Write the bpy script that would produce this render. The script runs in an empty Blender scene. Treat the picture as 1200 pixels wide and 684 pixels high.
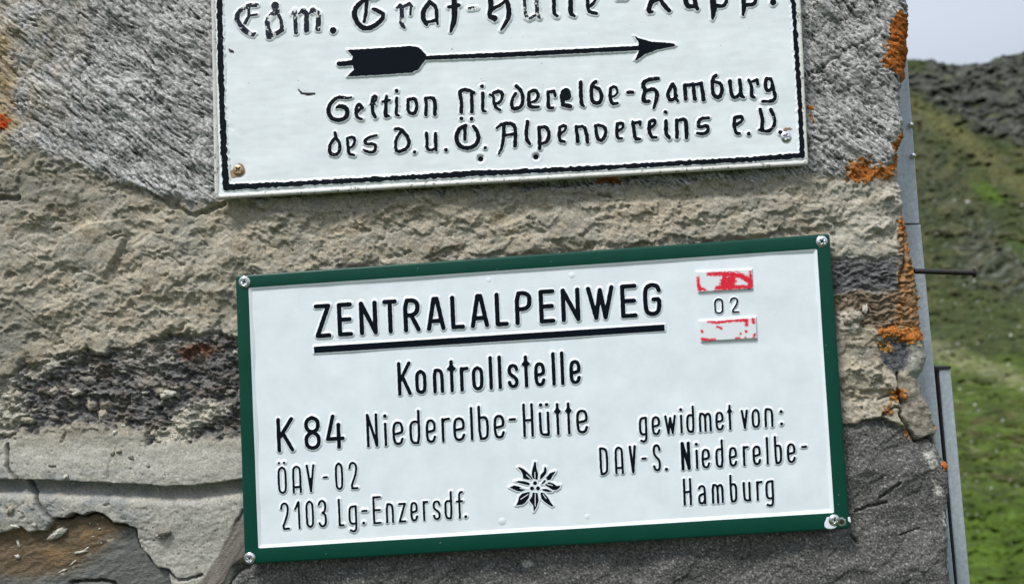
import bpy, math, random
import numpy as np
from mathutils import Vector, Matrix, Euler
random.seed(7)
C = bpy.context.scene
COL = C.collection
S = 0.0006            # metres on the wall per photo pixel (1200 px wide photo)
F = 1100.0            # focal length in photo pixels
D = F * S             # camera to wall distance

# ------------------------------------------------------------------ camera
def rot(yaw, pitch, roll):
    # camera looks along +y; returns matrix with columns right, up, back
    m = Matrix.Rotation(yaw, 3, 'Z') @ Matrix.Rotation(math.pi/2 + pitch, 3, 'X') @ Matrix.Rotation(roll, 3, 'Z')
    return np.array(m)
def project(p, R):
    d = (np.asarray(p, float) - np.array([0, -D, 0])) @ R
    return 600 + F*d[..., 0]/(-d[..., 2]), 342 - F*d[..., 1]/(-d[..., 2])
CORN = [(276, 323), (972, 274), (996, 619), (287, 661)]      # outline of the green framed sign
def fit():
    x = np.array([0., 0.05, 0.05, 0., 0., 0.42, 0.21])       # yaw pitch roll cx cz w h
    def res(x):
        R = rot(x[0], x[1], x[2])
        q = [(x[3]-x[5]/2, 0, x[4]+x[6]/2), (x[3]+x[5]/2, 0, x[4]+x[6]/2), (x[3]+x[5]/2, 0, x[4]-x[6]/2), (x[3]-x[5]/2, 0, x[4]-x[6]/2)]
        u, v = project(np.array(q), R)
        return np.concatenate([u-[c[0] for c in CORN], v-[c[1] for c in CORN], [x[0]*20]])
    for _ in range(40):
        r = res(x); J = np.zeros((len(r), 7))
        for k in range(7):
            y = x.copy(); y[k] += 1e-6; J[:, k] = (res(y)-r)/1e-6
        x = x - np.linalg.lstsq(J, r, rcond=None)[0]
    return x, res(x)
X, RES = fit()
R = rot(*X[:3])
print('camera fit', X, 'res', np.abs(RES).max())
cam = bpy.data.cameras.new('camera'); co = bpy.data.objects.new('camera', cam); COL.objects.link(co)
co.matrix_world = Matrix.Translation((0, -D, 0)) @ Matrix(R.tolist()).to_4x4()
cam.sensor_width = 36; cam.lens = 36*F/1200; cam.clip_start = 0.02; cam.clip_end = 5000
cam.dof.use_dof = True; cam.dof.focus_distance = D*0.99
cam.dof.aperture_fstop = cam.lens/1000/0.0030
C.camera = co

def P(u, v, y=0.0):
    """point of the plane at depth y seen at photo position (u, v): measures the photo"""
    u = np.asarray(u, float); v = np.asarray(v, float)
    d = np.stack([(u-600)/F, (342-v)/F, -np.ones_like(u)], -1) @ R.T
    t = (y + D)/d[..., 1]
    out = d*t[..., None]; out[..., 1] = y
    return out

# ------------------------------------------------------------------ light
SUN_EL, SUN_AZ = math.radians(58), math.radians(-32)   # azimuth from straight behind the camera
w = bpy.data.worlds.new('World'); C.world = w; w.use_nodes = True
nt = w.node_tree; nt.nodes.clear(); N = nt.nodes.new; L = nt.links.new
outw = N('ShaderNodeOutputWorld'); mixs = N('ShaderNodeMixShader'); bg1 = N('ShaderNodeBackground'); bg2 = N('ShaderNodeBackground')
sky = N('ShaderNodeTexSky'); sky.sky_type = 'NISHITA'; sky.sun_disc = False
sky.sun_elevation = SUN_EL; sky.sun_rotation = math.pi - SUN_AZ*-1; sky.altitude = 2300
L(sky.outputs[0], bg1.inputs[0]); bg1.inputs[1].default_value = 0.10
tc = N('ShaderNodeTexCoord'); sx = N('ShaderNodeSeparateXYZ'); L(tc.outputs['Generated'], sx.inputs[0])
ma = N('ShaderNodeMath'); ma.operation = 'MULTIPLY_ADD'; ma.use_clamp = False; ma.inputs[1].default_value = 2.0; ma.inputs[2].default_value = 1.0
mx = N('ShaderNodeMath'); mx.operation = 'MAXIMUM'; mx.inputs[1].default_value = 0.0
L(sx.outputs['Z'], mx.inputs[0]); L(mx.outputs[0], ma.inputs[0])
cn = N('ShaderNodeTexNoise'); cn.inputs['Scale'].default_value = 2.2; cn.inputs['Detail'].default_value = 5
mp = N('ShaderNodeMapping'); mp.inputs['Scale'].default_value = (1, 1, 3.5); L(tc.outputs['Generated'], mp.inputs[0]); L(mp.outputs[0], cn.inputs[0])
mr = N('ShaderNodeMapRange'); mr.inputs[1].default_value = .3; mr.inputs[2].default_value = .7; mr.inputs[3].default_value = .93; mr.inputs[4].default_value = 1.07
L(cn.outputs[0], mr.inputs[0]); mm = N('ShaderNodeMath'); mm.operation = 'MULTIPLY'; L(ma.outputs[0], mm.inputs[0]); L(mr.outputs[0], mm.inputs[1])
mm2 = N('ShaderNodeMath'); mm2.operation = 'MULTIPLY'; mm2.inputs[1].default_value = 0.315; L(mm.outputs[0], mm2.inputs[0])
bg2.inputs[0].default_value = (0.86, 0.94, 1.07, 1); L(mm2.outputs[0], bg2.inputs[1])
mixs.inputs[0].default_value = 0.92; L(bg1.outputs[0], mixs.inputs[1]); L(bg2.outputs[0], mixs.inputs[2]); L(mixs.outputs[0], outw.inputs[0])
sl = bpy.data.lights.new('sun', 'SUN'); sl.energy = 2.3; sl.angle = math.radians(14); sl.color = (1, .965, .92)
so = bpy.data.objects.new('sun', sl); COL.objects.link(so)
sd_ = Vector((math.sin(SUN_AZ)*math.cos(SUN_EL), -math.cos(SUN_AZ)*math.cos(SUN_EL), math.sin(SUN_EL)))
so.rotation_euler = sd_.to_track_quat('Z', 'Y').to_euler(); so.location = (0, -2, 3)
C.view_settings.view_transform = 'Standard'; C.view_settings.look = 'None'; C.view_settings.gamma = 1; C.view_settings.exposure = 0.66
C.cycles.max_bounces = 5

# ------------------------------------------------------------------ noise
_rng = np.random.RandomState(5)
_perm = _rng.permutation(4096).astype(np.int64); _ang = _rng.rand(4096)*2*np.pi
_gx, _gy = np.cos(_ang), np.sin(_ang)
def gn(x, y, seed=0):
    x = x + seed*37.17; y = y + seed*91.73
    xi = np.floor(x).astype(np.int64); yi = np.floor(y).astype(np.int64); fx = x-xi; fy = y-yi
    def g(i, j, dx, dy):
        h = _perm[(_perm[i & 4095] + j*7) & 4095]; return _gx[h]*dx + _gy[h]*dy
    a = g(xi, yi, fx, fy); b = g(xi+1, yi, fx-1, fy); c = g(xi, yi+1, fx, fy-1); d = g(xi+1, yi+1, fx-1, fy-1)
    su = fx*fx*fx*(fx*(fx*6-15)+10); sv = fy*fy*fy*(fy*(fy*6-15)+10)
    return ((a+(b-a)*su) + ((c+(d-c)*su)-(a+(b-a)*su))*sv)*1.5
def fbm(x, y, oct=4, seed=0, gain=.5, ridge=False):
    s = 0; a = 1; t = 0
    for k in range(oct):
        n = gn(x*2**k, y*2**k, seed+k*3)
        if ridge: n = 1-2*np.abs(n)
        s = s + a*n; t += a; a *= gain
    return s/t
def rotc(u, v, deg, sx_, sy_):
    c, s = math.cos(math.radians(deg)), math.sin(math.radians(deg))
    return (u*c+v*s)/sx_, (-u*s+v*c)/sy_
def ss(a, b, x):
    t = np.clip((x-a)/(b-a), 0, 1); return t*t*(3-2*t)

# ------------------------------------------------------------------ distance fields
def seg_sd(U, V, pts, r=None):
    best = np.full(U.shape, 1e9)
    pts = [tuple(p) for p in pts]
    if len(pts) == 1: pts = pts*2
    for p, q in zip(pts[:-1], pts[1:]):
        rp = p[2] if len(p) > 2 else r; rq = q[2] if len(q) > 2 else r
        dx, dy = q[0]-p[0], q[1]-p[1]; l2 = dx*dx+dy*dy
        t = np.clip(((U-p[0])*dx+(V-p[1])*dy)/l2, 0, 1) if l2 > 1e-9 else np.zeros_like(U)
        d = np.hypot(U-p[0]-t*dx, V-p[1]-t*dy) - (rp+(rq-rp)*t)
        best = np.minimum(best, d)
    return best
def poly_sd(U, V, pts):
    best = np.full(U.shape, 1e18); ins = np.zeros(U.shape, bool)
    n = len(pts)
    for i in range(n):
        ax, ay = pts[i]; bx, by = pts[(i+1) % n]
        dx, dy = bx-ax, by-ay; l2 = dx*dx+dy*dy+1e-12
        t = np.clip(((U-ax)*dx+(V-ay)*dy)/l2, 0, 1)
        best = np.minimum(best, (U-ax-t*dx)**2+(V-ay-t*dy)**2)
        if ay != by:
            c = ((ay > V) != (by > V)) & (U < (bx-ax)*(V-ay)/(by-ay)+ax); ins ^= c
    d = np.sqrt(best); return np.where(ins, -d, d)

# ------------------------------------------------------------------ objects
def tag(o, label=None, cat=None, group=None, kind=None):
    if label: o['label'] = label
    if cat: o['category'] = cat
    if group: o['group'] = group
    if kind: o['kind'] = kind
    return o
def thing(name, loc, label, cat, group=None):
    o = bpy.data.objects.new(name, None); COL.objects.link(o); o.location = loc; o.empty_display_size = .02
    return tag(o, label, cat, group)
def mesh_obj(name, verts, faces, mats, parent=None, midx=None, smooth=True, colors=None, origin=None):
    """verts (n,3) world, faces (m,k) equal-length array or list"""
    verts = np.asarray(verts, np.float32)
    org = np.zeros(3) if parent is None else np.array(parent.location)
    if parent is None:
        org = np.array(origin) if origin is not None else verts.mean(0)
    me = bpy.data.meshes.new(name)
    vv = verts - org.astype(np.float32)
    if isinstance(faces, np.ndarray):
        m, k = faces.shape
        me.vertices.add(len(vv)); me.vertices.foreach_set('co', vv.ravel())
        me.loops.add(m*k); me.loops.foreach_set('vertex_index', faces.astype(np.int32).ravel())
        me.polygons.add(m); me.polygons.foreach_set('loop_start', np.arange(0, m*k, k, dtype=np.int32))
        me.update(calc_edges=True)
    else:
        me.from_pydata([tuple(map(float, p)) for p in vv], [], faces)
    for mt in (mats if isinstance(mats, (list, tuple)) else [mats]): me.materials.append(mt)
    if midx is not None: me.polygons.foreach_set('material_index', np.asarray(midx, np.int32))
    me.polygons.foreach_set('use_smooth', np.full(len(me.polygons), smooth))
    if colors is not None:
        a = me.color_attributes.new('Col', 'FLOAT_COLOR', 'POINT')
        c4 = np.ones((len(vv), 4), np.float32); c4[:, :3] = colors; a.data.foreach_set('color', c4.ravel())
    me.validate(); me.update()
    o = bpy.data.objects.new(name, me); COL.objects.link(o)
    if parent is not None: o.parent = parent
    else: o.location = org
    return o
def compact(verts, faces):
    idx, inv = np.unique(faces.ravel(), return_inverse=True)
    return idx, inv.reshape(faces.shape)

# ------------------------------------------------------------------ materials
def mat(name):
    m = bpy.data.materials.new(name); m.use_nodes = True
    nt = m.node_tree; b = nt.nodes['Principled BSDF']; return m, nt, b
def noise_node(nt, scale, detail=5, vec=None, sc=None, rough=.6):
    n = nt.nodes.new('ShaderNodeTexNoise'); n.inputs['Scale'].default_value = scale; n.inputs['Detail'].default_value = detail
    n.inputs['Roughness'].default_value = rough
    t = nt.nodes.new('ShaderNodeTexCoord'); mp = nt.nodes.new('ShaderNodeMapping')
    if sc: mp.inputs['Scale'].default_value = sc
    nt.links.new(t.outputs['Object'], mp.inputs[0]); nt.links.new(mp.outputs[0], n.inputs[0])
    return n, mp
def ramp(nt, src, a, b, ca, cb):
    r = nt.nodes.new('ShaderNodeValToRGB'); r.color_ramp.elements[0].position = a; r.color_ramp.elements[1].position = b
    r.color_ramp.elements[0].color = (*ca, 1); r.color_ramp.elements[1].color = (*cb, 1)
    nt.links.new(src, r.inputs[0]); return r
def mixc(nt, mode, fac, a, b):
    m = nt.nodes.new('ShaderNodeMix'); m.data_type = 'RGBA'; m.blend_type = mode
    for sock, val in ((m.inputs[0], fac), (m.inputs[6], a), (m.inputs[7], b)):
        if hasattr(val, 'links') or isinstance(val, bpy.types.NodeSocket): nt.links.new(val, sock)
        elif isinstance(val, tuple): sock.default_value = (*val, 1)
        else: sock.default_value = val
    return m.outputs[2]
def bump(nt, b, src, strength, dist):
    bp = nt.nodes.new('ShaderNodeBump'); bp.inputs['Strength'].default_value = strength; bp.inputs['Distance'].default_value = dist
    nt.links.new(src, bp.inputs['Height']); nt.links.new(bp.outputs[0], b.inputs['Normal']); return bp

def rock_mat(name, rough, lo, hi, scale=900, sc=None, rotz=0, bstr=.6, bdist=.0012, spec=.25, glint=0):
    """vertex colour holds the mineral pattern, nodes add grain and fine relief"""
    m, nt, b = mat(name)
    at = nt.nodes.new('ShaderNodeAttribute'); at.attribute_name = 'Col'
    n, mp = noise_node(nt, scale, 4, sc=sc); mp.inputs['Rotation'].default_value = (0, rotz, 0)
    r = ramp(nt, n.outputs[0], .33, .67, (lo,)*3, (hi,)*3)
    c = mixc(nt, 'MULTIPLY', 1.0, at.outputs[0], r.outputs[0])
    n2, _ = noise_node(nt, scale*2.2, 2)
    r2 = ramp(nt, n2.outputs[0], .3, .7, (.82,)*3, (1.2,)*3)
    c = mixc(nt, 'MULTIPLY', 1.0, c, r2.outputs[0])
    if glint:
        n3, _ = noise_node(nt, 1100, 1); r3 = ramp(nt, n3.outputs[0], .66, .72, (0, 0, 0), (glint,)*3)
        c = mixc(nt, 'ADD', 1.0, c, r3.outputs[0])
    nt.links.new(c, b.inputs['Base Color']); b.inputs['Roughness'].default_value = rough; b.inputs['Specular IOR Level'].default_value = spec
    bump(nt, b, n.outputs[0], bstr, bdist); return m
M = {}
M['gneiss'] = rock_mat('gneiss', .75, .55, 1.4, 560, (1, 1, 3.5), math.radians(-38), .5, .0010)
M['mortar'] = rock_mat('mortar', .95, .78, 1.18, 700, None, 0, .5, .0009)
M['schist'] = rock_mat('schist', .6, .5, 1.5, 500, (1, 1, 3), math.radians(8), .8, .0014, .4, .10)
M['dark_stone'] = rock_mat('dark_stone', .7, .45, 1.6, 650, None, 0, .8, .0012, .35, .12)
M['slate'] = rock_mat('slate', .65, .7, 1.3, 380, (1, 1, 4), math.radians(20), .6, .0008, .3)
M['lichen'] = rock_mat('lichen', .95, .5, 1.4, 900, None, 0, .9, .0012, .1)

def paint(name, col, rough, chips=0, chipcol=(.7, .72, .7), bumps=.15, bscale=120, bsc=None, coat=0, dirt=0, spec=.35, cscale=330):
    m, nt, b = mat(name)
    n, _ = noise_node(nt, 60, 5)
    c = mixc(nt, 'MULTIPLY', 1.0, col, ramp(nt, n.outputs[0], .3, .7, (.94,)*3, (1.04,)*3).outputs[0])
    if dirt:
        nd, _ = noise_node(nt, 25, 8, rough=.75); rd = ramp(nt, nd.outputs[0], .52, .75, (0,)*3, (dirt,)*3)
        c = mixc(nt, 'MIX', rd.outputs[0], c, (.38, .36, .30))
        nk, _ = noise_node(nt, 260, 3); rk = ramp(nt, nk.outputs[0], .72, .75, (0,)*3, (.8,)*3)
        c = mixc(nt, 'MIX', rk.outputs[0], c, (.12, .11, .1))
    if chips:
        nc, _ = noise_node(nt, cscale, 4, rough=.7); a = 1-chips
        rc = ramp(nt, nc.outputs[0], a, a+.02, (0,)*3, (1,)*3)
        c = mixc(nt, 'MIX', rc.outputs[0], c, chipcol)
    nt.links.new(c, b.inputs['Base Color']); b.inputs['Roughness'].default_value = rough
    nb, _ = noise_node(nt, bscale, 4, sc=bsc); bump(nt, b, nb.outputs[0], bumps, .0015)
    b.inputs['Specular IOR Level'].default_value = spec; b.inputs['Coat Weight'].default_value = coat; b.inputs['Coat Roughness'].default_value = .12
    return m
M['white'] = paint('white_enamel', (.76, .82, .85), .32, bumps=.05, coat=.2)
M['old_white'] = paint('old_white_paint', (.76, .81, .82), .36, bumps=.05, bscale=45, bsc=(1, 1, 7), dirt=.10)
M['edge_white'] = paint('edge_white_paint', (.62, .62, .58), .5, chips=.40, chipcol=(.16, .14, .12), bumps=.5, dirt=.6)
M['black'] = paint('black_paint', (.004, .007, .011), .55, bumps=.1, spec=.05)
M['old_black'] = paint('old_black_paint', (.005, .008, .012), .55, chips=.30, bumps=.4, bscale=260, spec=.06)
M['worn_black'] = paint('worn_black_paint', (.010, .015, .026), .5, chips=.44, bumps=.6, bscale=160, spec=.15, cscale=190)
M['green'] = paint('green_enamel', (.003, .052, .034), .33, chips=.285, chipcol=(.35, .5, .45), bumps=.07, coat=.05, spec=.25)

# red paint worn off the raised blocks
def red_mat(name, seed, amount):
    m, nt, b = mat(name)
    n, mp = noise_node(nt, 42, 4, sc=(1, 1, 2.2), rough=.55); mp.inputs['Location'].default_value = (seed, seed*.7, 0)
    at = nt.nodes.new('ShaderNodeAttribute'); at.attribute_name = 'Col'
    sx = nt.nodes.new('ShaderNodeSeparateColor'); nt.links.new(at.outputs[0], sx.inputs[0])
    nn_, _ = noise_node(nt, 420, 6, rough=.8); ad = nt.nodes.new('ShaderNodeMath'); ad.operation = 'MULTIPLY_ADD'; ad.inputs[1].default_value = .5; nt.links.new(nn_.outputs[0], ad.inputs[0]); nt.links.new(sx.outputs[0], ad.inputs[2])
    r = ramp(nt, ad.outputs[0], .46, 1.0, (0,)*3, (1,)*3)
    c = mixc(nt, 'MIX', r.outputs[0], (.74, .78, .80), (.70, .012, .035))
    nt.links.new(c, b.inputs['Base Color']); b.inputs['Roughness'].default_value = .35; return m
M['red'] = red_mat('worn_red_paint', 1, .5)

def metal(name, col, rough, metallic=1.0, b_=.2):
    m, nt, b = mat(name); n, _ = noise_node(nt, 300, 4)
    c = mixc(nt, 'MULTIPLY', 1.0, col, ramp(nt, n.outputs[0], .3, .7, (.75,)*3, (1.1,)*3).outputs[0])
    nt.links.new(c, b.inputs['Base Color']); b.inputs['Metallic'].default_value = metallic; b.inputs['Roughness'].default_value = rough
    bump(nt, b, n.outputs[0], b_, .0004); return m
M['zinc'] = metal('zinc_steel', (.75, .76, .78), .3)
M['brass'] = metal('rusty_screw', (.42, .30, .18), .45, .7)
M['iron'] = metal('dark_iron', (.035, .03, .032), .5, .6)
M['sheet'] = metal('grey_sheet_metal', (.46, .51, .55), .5, .1, .05)
M['cap_and_gap'] = metal('dark_gap', (.02, .02, .022), .7, 0)  # near-black for cap and seam, and for the gap's painted shade
M['rust'] = metal('rust_stain', (.35, .24, .14), .8, 0)
def hole_mat():
    m, nt, b = mat('hole_inside'); b.inputs['Base Color'].default_value = (.012, .011, .01, 1); b.inputs['Roughness'].default_value = .9; return m
M['hole'] = hole_mat()

# ------------------------------------------------------------------ relief mesher
def split(T, lev):
    """T (n,3,3): u, v, f. returns soup with f<lev and soup with f>=lev"""
    f = T[:, :, 2]-lev; ins = f < 0; k = ins.sum(1)
    A = [T[k == 3]]; B = [T[k == 0]]
    for kk in (1, 2):
        t = T[k == kk]; i = ins[k == kk]
        if len(t) == 0: continue
        lone = np.argmax(i if kk == 1 else ~i, 1); idx = (lone[:, None]+np.arange(3)) % 3
        t = np.take_along_axis(t, idx[:, :, None], 1)
        g = t[:, :, 2]-lev
        def cut(a, b):
            s = (g[:, a]/(g[:, a]-g[:, b]))[:, None]; p = t[:, a]+(t[:, b]-t[:, a])*s; p[:, 2] = lev; return p
        ab, ac = cut(0, 1), cut(0, 2)
        lone_t = [np.stack([t[:, 0], ab, ac], 1)]; rest = [np.stack([ab, t[:, 1], t[:, 2]], 1), np.stack([ab, t[:, 2], ac], 1)]
        if kk == 1: A += lone_t; B += rest
        else: B += lone_t; A += rest
    return np.concatenate(A), np.concatenate(B)
def relief(name, bbox, c, sdf, prof, h0, mats, parent, outer, levels=(0.0,), shape=None, colf=None):
    """raised shape: sdf in photo px; prof(sd,U,V)->height in px above plane h0; mats per level band"""
    u0, v0, u1, v1 = bbox; nu = max(2, int((u1-u0)/c)+1); nv = max(2, int((v1-v0)/c)+1)
    U, V = np.meshgrid(np.linspace(u0, u1, nu), np.linspace(v0, v1, nv)); f = sdf(U, V)
    i = np.arange((nv-1)*nu).reshape(nv-1, nu)[:, :-1].ravel()
    flip = ((i//nu + i % nu) % 2).astype(bool)
    a, b, cc, d = i, i+1, i+nu+1, i+nu
    t1 = np.where(flip[:, None], np.stack([a, d, b], 1), np.stack([a, d, cc], 1)); t2 = np.where(flip[:, None], np.stack([b, d, cc], 1), np.stack([a, cc, b], 1))
    tri = np.concatenate([t1, t2]); pt = np.stack([U.ravel(), V.ravel(), f.ravel()], 1)
    T = pt[tri]; T = T[(T[:, :, 2] < outer).any(1)]
    if len(T) == 0: return None
    T, _ = split(T, outer)
    soups = []; rest = T
    for lv in levels:
        s, rest = split(rest, lv); soups.append(s)
    soups.append(rest)
    midx = np.concatenate([np.full(len(s), min(k, len(mats)-1)) for k, s in enumerate(soups)])
    T = np.concatenate(soups).reshape(-1, 3)
    key = np.round(T[:, :2]*500).astype(np.int64); _, first, inv = np.unique(key, axis=0, return_index=True, return_inverse=True)
    inv = inv.reshape(-1)
    pts = T[first]; tri = inv.reshape(-1, 3)
    ok = (tri[:, 0] != tri[:, 1]) & (tri[:, 1] != tri[:, 2]) & (tri[:, 0] != tri[:, 2]); tri = tri[ok]; midx = midx[ok]
    h = prof(pts[:, 2], pts[:, 0], pts[:, 1])
    W = P(pts[:, 0], pts[:, 1], -h0*S); W[:, 1] -= h*S
    return mesh_obj(name, W, tri, mats, parent, midx, colors=None if colf is None else colf(pts[:, 0], pts[:, 1]))

# ------------------------------------------------------------------ the stone wall
UC = [(-400, 1050), (0, 1066), (60, 1065), (90, 1062), (110, 1059), (150, 1061), (180, 1057), (210, 1059), (250, 1066), (290, 1073), (330, 1081), (370, 1085), (398, 1087), (420, 1090), (438, 1085), (450, 1083), (470, 1091), (490, 1098), (510, 1103), (530, 1107), (545, 1116), (560, 1118), (600, 1119), (684, 1120), (1000, 1150)]
def grow(a, b, step, lim):
    out = []; x = a; s = step
    while abs(x-a) < lim: s *= 1.055; x += s*b; out.append(x)
    return out
us = sorted(grow(-8, -1, 1.5, 1700)) + list(np.arange(-8, 1150, 1.35)) + grow(1150, 1, 1.5, 330)
vs = sorted(grow(-8, -1, 1.5, 1600)) + list(np.arange(-8, 692, 1.35)) + grow(692, 1, 1.5, 3000)
us, vs = np.array(us), np.array(vs)
U, V = np.meshgrid(us, vs)
wu = gn(U/22, V/22, 1)*5 + gn(U/7, V/7, 2)*2.2 + gn(U/3, V/3, 3)*.8
wv = gn(U/22, V/22, 4)*5 + gn(U/7, V/7, 5)*2.2 + gn(U/3, V/3, 6)*.8
Uw, Vw = U+wu, V+wv
def col3(r, g, b): return np.array([r, g, b])
def lay(c, m): return c[None, None, :]*m[:, :, None]
# ---- mortar (base)
a1 = rotc(U, V, -12, 15, 9)
scal = fbm(a1[0]+wu*.10, a1[1]+wv*.10, 4, 11, .55, ridge=True)
lump = fbm(U/45, V/38, 4, 12); fine = fbm(U/5, V/4.2, 2, 13)
rough_m = 0.12 + .88*ss(-.30, .30, fbm(U/55, V/45, 3, 14))
smooth_zone = ss(500, 512, V)*(1-ss(300, 330, U)) + ss(0, 30, 40-U)*ss(215, 240, V)*(1-ss(330, 350, V))*.5
smooth_zone = np.clip(smooth_zone, 0, 1)
terr = lump*9; tq = np.floor(terr/2.2)*2.2 + 2.2*ss(.65, 1, terr/2.2-np.floor(terr/2.2))
def step(n, q, k=.62):
    t = n/q; f0 = np.floor(t); return q*(f0+ss(k, 1, t-f0))
fk = fbm(*rotc(U+wu*1.1, V+wv*1.1, -14, 17, 10), 3, 203, .6)*8; fk2 = fbm(*rotc(U+wu*.8, V+wv*.8, 10, 8, 5.5), 2, 204, .6)*4
pit = ss(.42, .62, fbm(U/5.5+wu*.1, V/4, 2, 205))
fold = fbm(*rotc(U+wu*1.6, V+wv*1.6, -16, 52, 30), 4, 210, .5)*13
fold2 = fbm(*rotc(U+wu*1.2, V+wv*1.2, 24, 24, 15), 3, 211, .5)*7
crumb_z = ss(-.05, .35, fbm(U/46, V/34, 3, 212)); grain = gn(U/2.3, V/2.1, 213)
flat_ = ss(.05, .4, fbm(U/60+5, V/36, 3, 216)); crumb_z = crumb_z*(1-.7*flat_)
Hm = (1-smooth_zone)*(lump*2.5 + step(fold, 3.4, .86)*.85*(1-.45*flat_) + step(fold2, 2.4, .8)*.55*(.3+.7*rough_m) + scal*(.5+1.5*crumb_z) + fine*(.5+.6*rough_m) + grain*.35
     + (step(fk, 1.9)*.6 + step(fk2, 1.3)*.7 - pit*2.0)*(.12+.88*crumb_z)) + smooth_zone*(lump*1.5 + fine*.5 + grain*.25 + fbm(U/14, V/12, 4, 15, .6)*1.5) + 1.0
cm = lay(col3(.345, .305, .228), np.ones_like(U))
tone = 1.5*ss(-.4, .5, fbm(U/60+wu*.02, V/50, 4, 16))
cm = cm*(1-.34*tone[..., None]) + lay(col3(.27, .262, .238), .34*tone)
cm = cm*(1+.20*fine[..., None]) * (1+.16*scal[..., None]) * (1-.25*pit[..., None]) * (1+.13*ss(-1, 1, fk2)[..., None]-.06)
grey = np.clip(ss(495, 520, V)*(1-ss(300, 330, U)), 0, 1)
cm = cm*(1-grey[..., None]*.85) + lay(col3(.37, .362, .322), grey*.85)*(1+.18*fbm(U/30, V/16, 4, 17)[..., None])
warm = ss(8, -22, V-528+gn(U/20, V/9, 206)*14)*ss(494, 500, V)*(1-ss(300, 330, U)); cm = cm*(1-.55*warm[..., None]) + lay(col3(.24, .215, .165), .55*warm)
blot = ss(.1, .5, fbm(U/18, V/11, 4, 207, .65))*grey; cm = cm*(1-.42*blot[..., None]) + lay(col3(.19, .19, .175), .42*blot)
pale_ = ss(.25, .55, fbm(U/12, V/9, 4, 208, .65))*grey; cm = cm*(1-.35*pale_[..., None]) + lay(col3(.56, .54, .47), .35*pale_)
chp = ss(.05, .4, fbm(U/11, V/8, 3, 217, .65))*ss(574, 586, V)*grey*(1-ss(165, 200, U)); Hm += step(fbm(U/9+wu*.2, V/7, 3, 218)*6, 1.8, .8)*chp*.9; sp = ss(.42, .65, fbm(U/3, V/3, 2, 209))*grey; Hm -= sp*1.6; cm = cm*(1-.5*sp[..., None])
blue = ss(-.15, .35, fbm(U/35, V/15, 3, 18))*ss(540, 560, V)*(1-ss(600, 625, V))*(1-ss(150, 190, U))
cm = cm*(1-blue[..., None]*.7) + lay(col3(.21, .225, .23), blue*.7)
olive = ss(30, -10, np.abs(V-215)-20)*(1-ss(170, 260, U)); cm = cm*(1-.55*olive[..., None]) + lay(col3(.21, .195, .155), .55*olive)
pale = ss(940, 990, U)*ss(195, 225, V)*(1-ss(300, 330, V)); cm = cm*(1-.6*pale[..., None]) + lay(col3(.43, .41, .355), .6*pale)
# dirt settled in hollows of the mortar, with a shape of its own
dm = ss(.28, .6, fbm(U/24, V/18, 4, 19))*.45*(1-grey); cm = cm*(1-dm[..., None]) + lay(col3(.16, .15, .12), dm)
brn_ = ss(.05, .5, fbm(U/34, V/26, 4, 214, .6))*(1-grey)*.6; gry_ = ss(-.05, .4, fbm(U/44, V/30, 4, 221, .6))*(1-grey)*.5; cm = cm*(1-gry_[..., None]) + lay(col3(.245, .238, .21), gry_); cm = cm*(1-brn_[..., None]) + lay(col3(.21, .165, .105), brn_)
lite = ss(.1, .5, fbm(U/40, V/24, 4, 215, .6))*(1-grey)*.45; cm = cm*(1-lite[..., None]) + lay(col3(.46, .43, .35), lite)
cm = cm*(1+.22*np.clip(grain, -.8, .8)[..., None])
soil = ss(14, -14, poly_sd(Uw, Vw, [(-60, 205), (30, 200), (90, 215), (120, 235), (60, 245), (-60, 250)])+fbm(U/18, V/12, 3, 219)*26)*.5
soil = np.maximum(soil, ss(12, -12, poly_sd(Uw, Vw, [(-60, 355), (40, 350), (60, 385), (20, 425), (-60, 440)])+fbm(U/16, V/12, 3, 220)*28)*.6)
cm = cm*(1-soil[..., None]) + lay(col3(.15, .145, .125), soil)
# trowel marks, ledges
tr = [(68, 279), (88, 270), (105, 263), (125, 259), (143, 258), (148, 268), (147, 279), (142, 291), (135, 304), (125, 320), (114, 336)]
ins = poly_sd(U+wu*.3, V+wv*.3, tr+[(90, 370), (60, 350), (62, 300)]); tf = ss(2.0, -2.0, ins)*ss(0, -14, (V-322)*.8+(90-U)*.3); Hm = Hm*(1-.6*tf) + tf*(5.5*(1-.75*ss(0, -45, ins))+1)
Hm += 2.0*np.exp(-(seg_sd(Uw, Vw, [(151, 284), (170, 276), (200, 280), (225, 283)], 0)/2.6)**2)
Hm += 4*ss(4, -4, seg_sd(Uw, Vw, [(175, 300), (190, 330), (250, 330), (270, 290)], 18))
Hm += 5*ss(3, -3, poly_sd(Uw, Vw, [(560, 272), (620, 255), (690, 240), (760, 236), (900, 230), (960, 240), (975, 265), (560, 300)]))
Hm += 3*np.exp(-(seg_sd(Uw, Vw, [(300, 240), (345, 232), (380, 250), (400, 246)], 0)/2.5)**2)
Hm += 4*ss(2.5, -2.5, seg_sd(Uw, Vw, [(450, 250), (480, 235), (520, 245), (560, 255)], 8))
Hm += 3.5*np.exp(-(seg_sd(Uw, Vw, [(978, 430), (1008, 432), (1030, 438), (1042, 448), (1050, 470)], 0)/1.8)**2)
# moulded ledge with an undercut, lower left
gl = np.interp(U, [-400, 0, 60, 130, 170, 200, 240, 283, 330], [556, 561, 562, 565, 567, 569, 567, 561, 556]) + gn(U/12, V*0, 20)*.8
dl = V-gl; m_l = (1-ss(290, 315, U))
Hm += m_l*(7*ss(-55, -8, dl)*(1-ss(-1, 1.2, dl)) - 15*(ss(-1, 1.2, dl)*(1-ss(4, 22, dl))) + 2.5*ss(14, 26, dl)*(1-ss(40, 70, dl)))
Hm = np.where(smooth_zone > .5, Hm, Hm*.84); H = Hm.copy(); CC = cm.copy(); LAB = np.zeros(U.shape, int)

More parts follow.
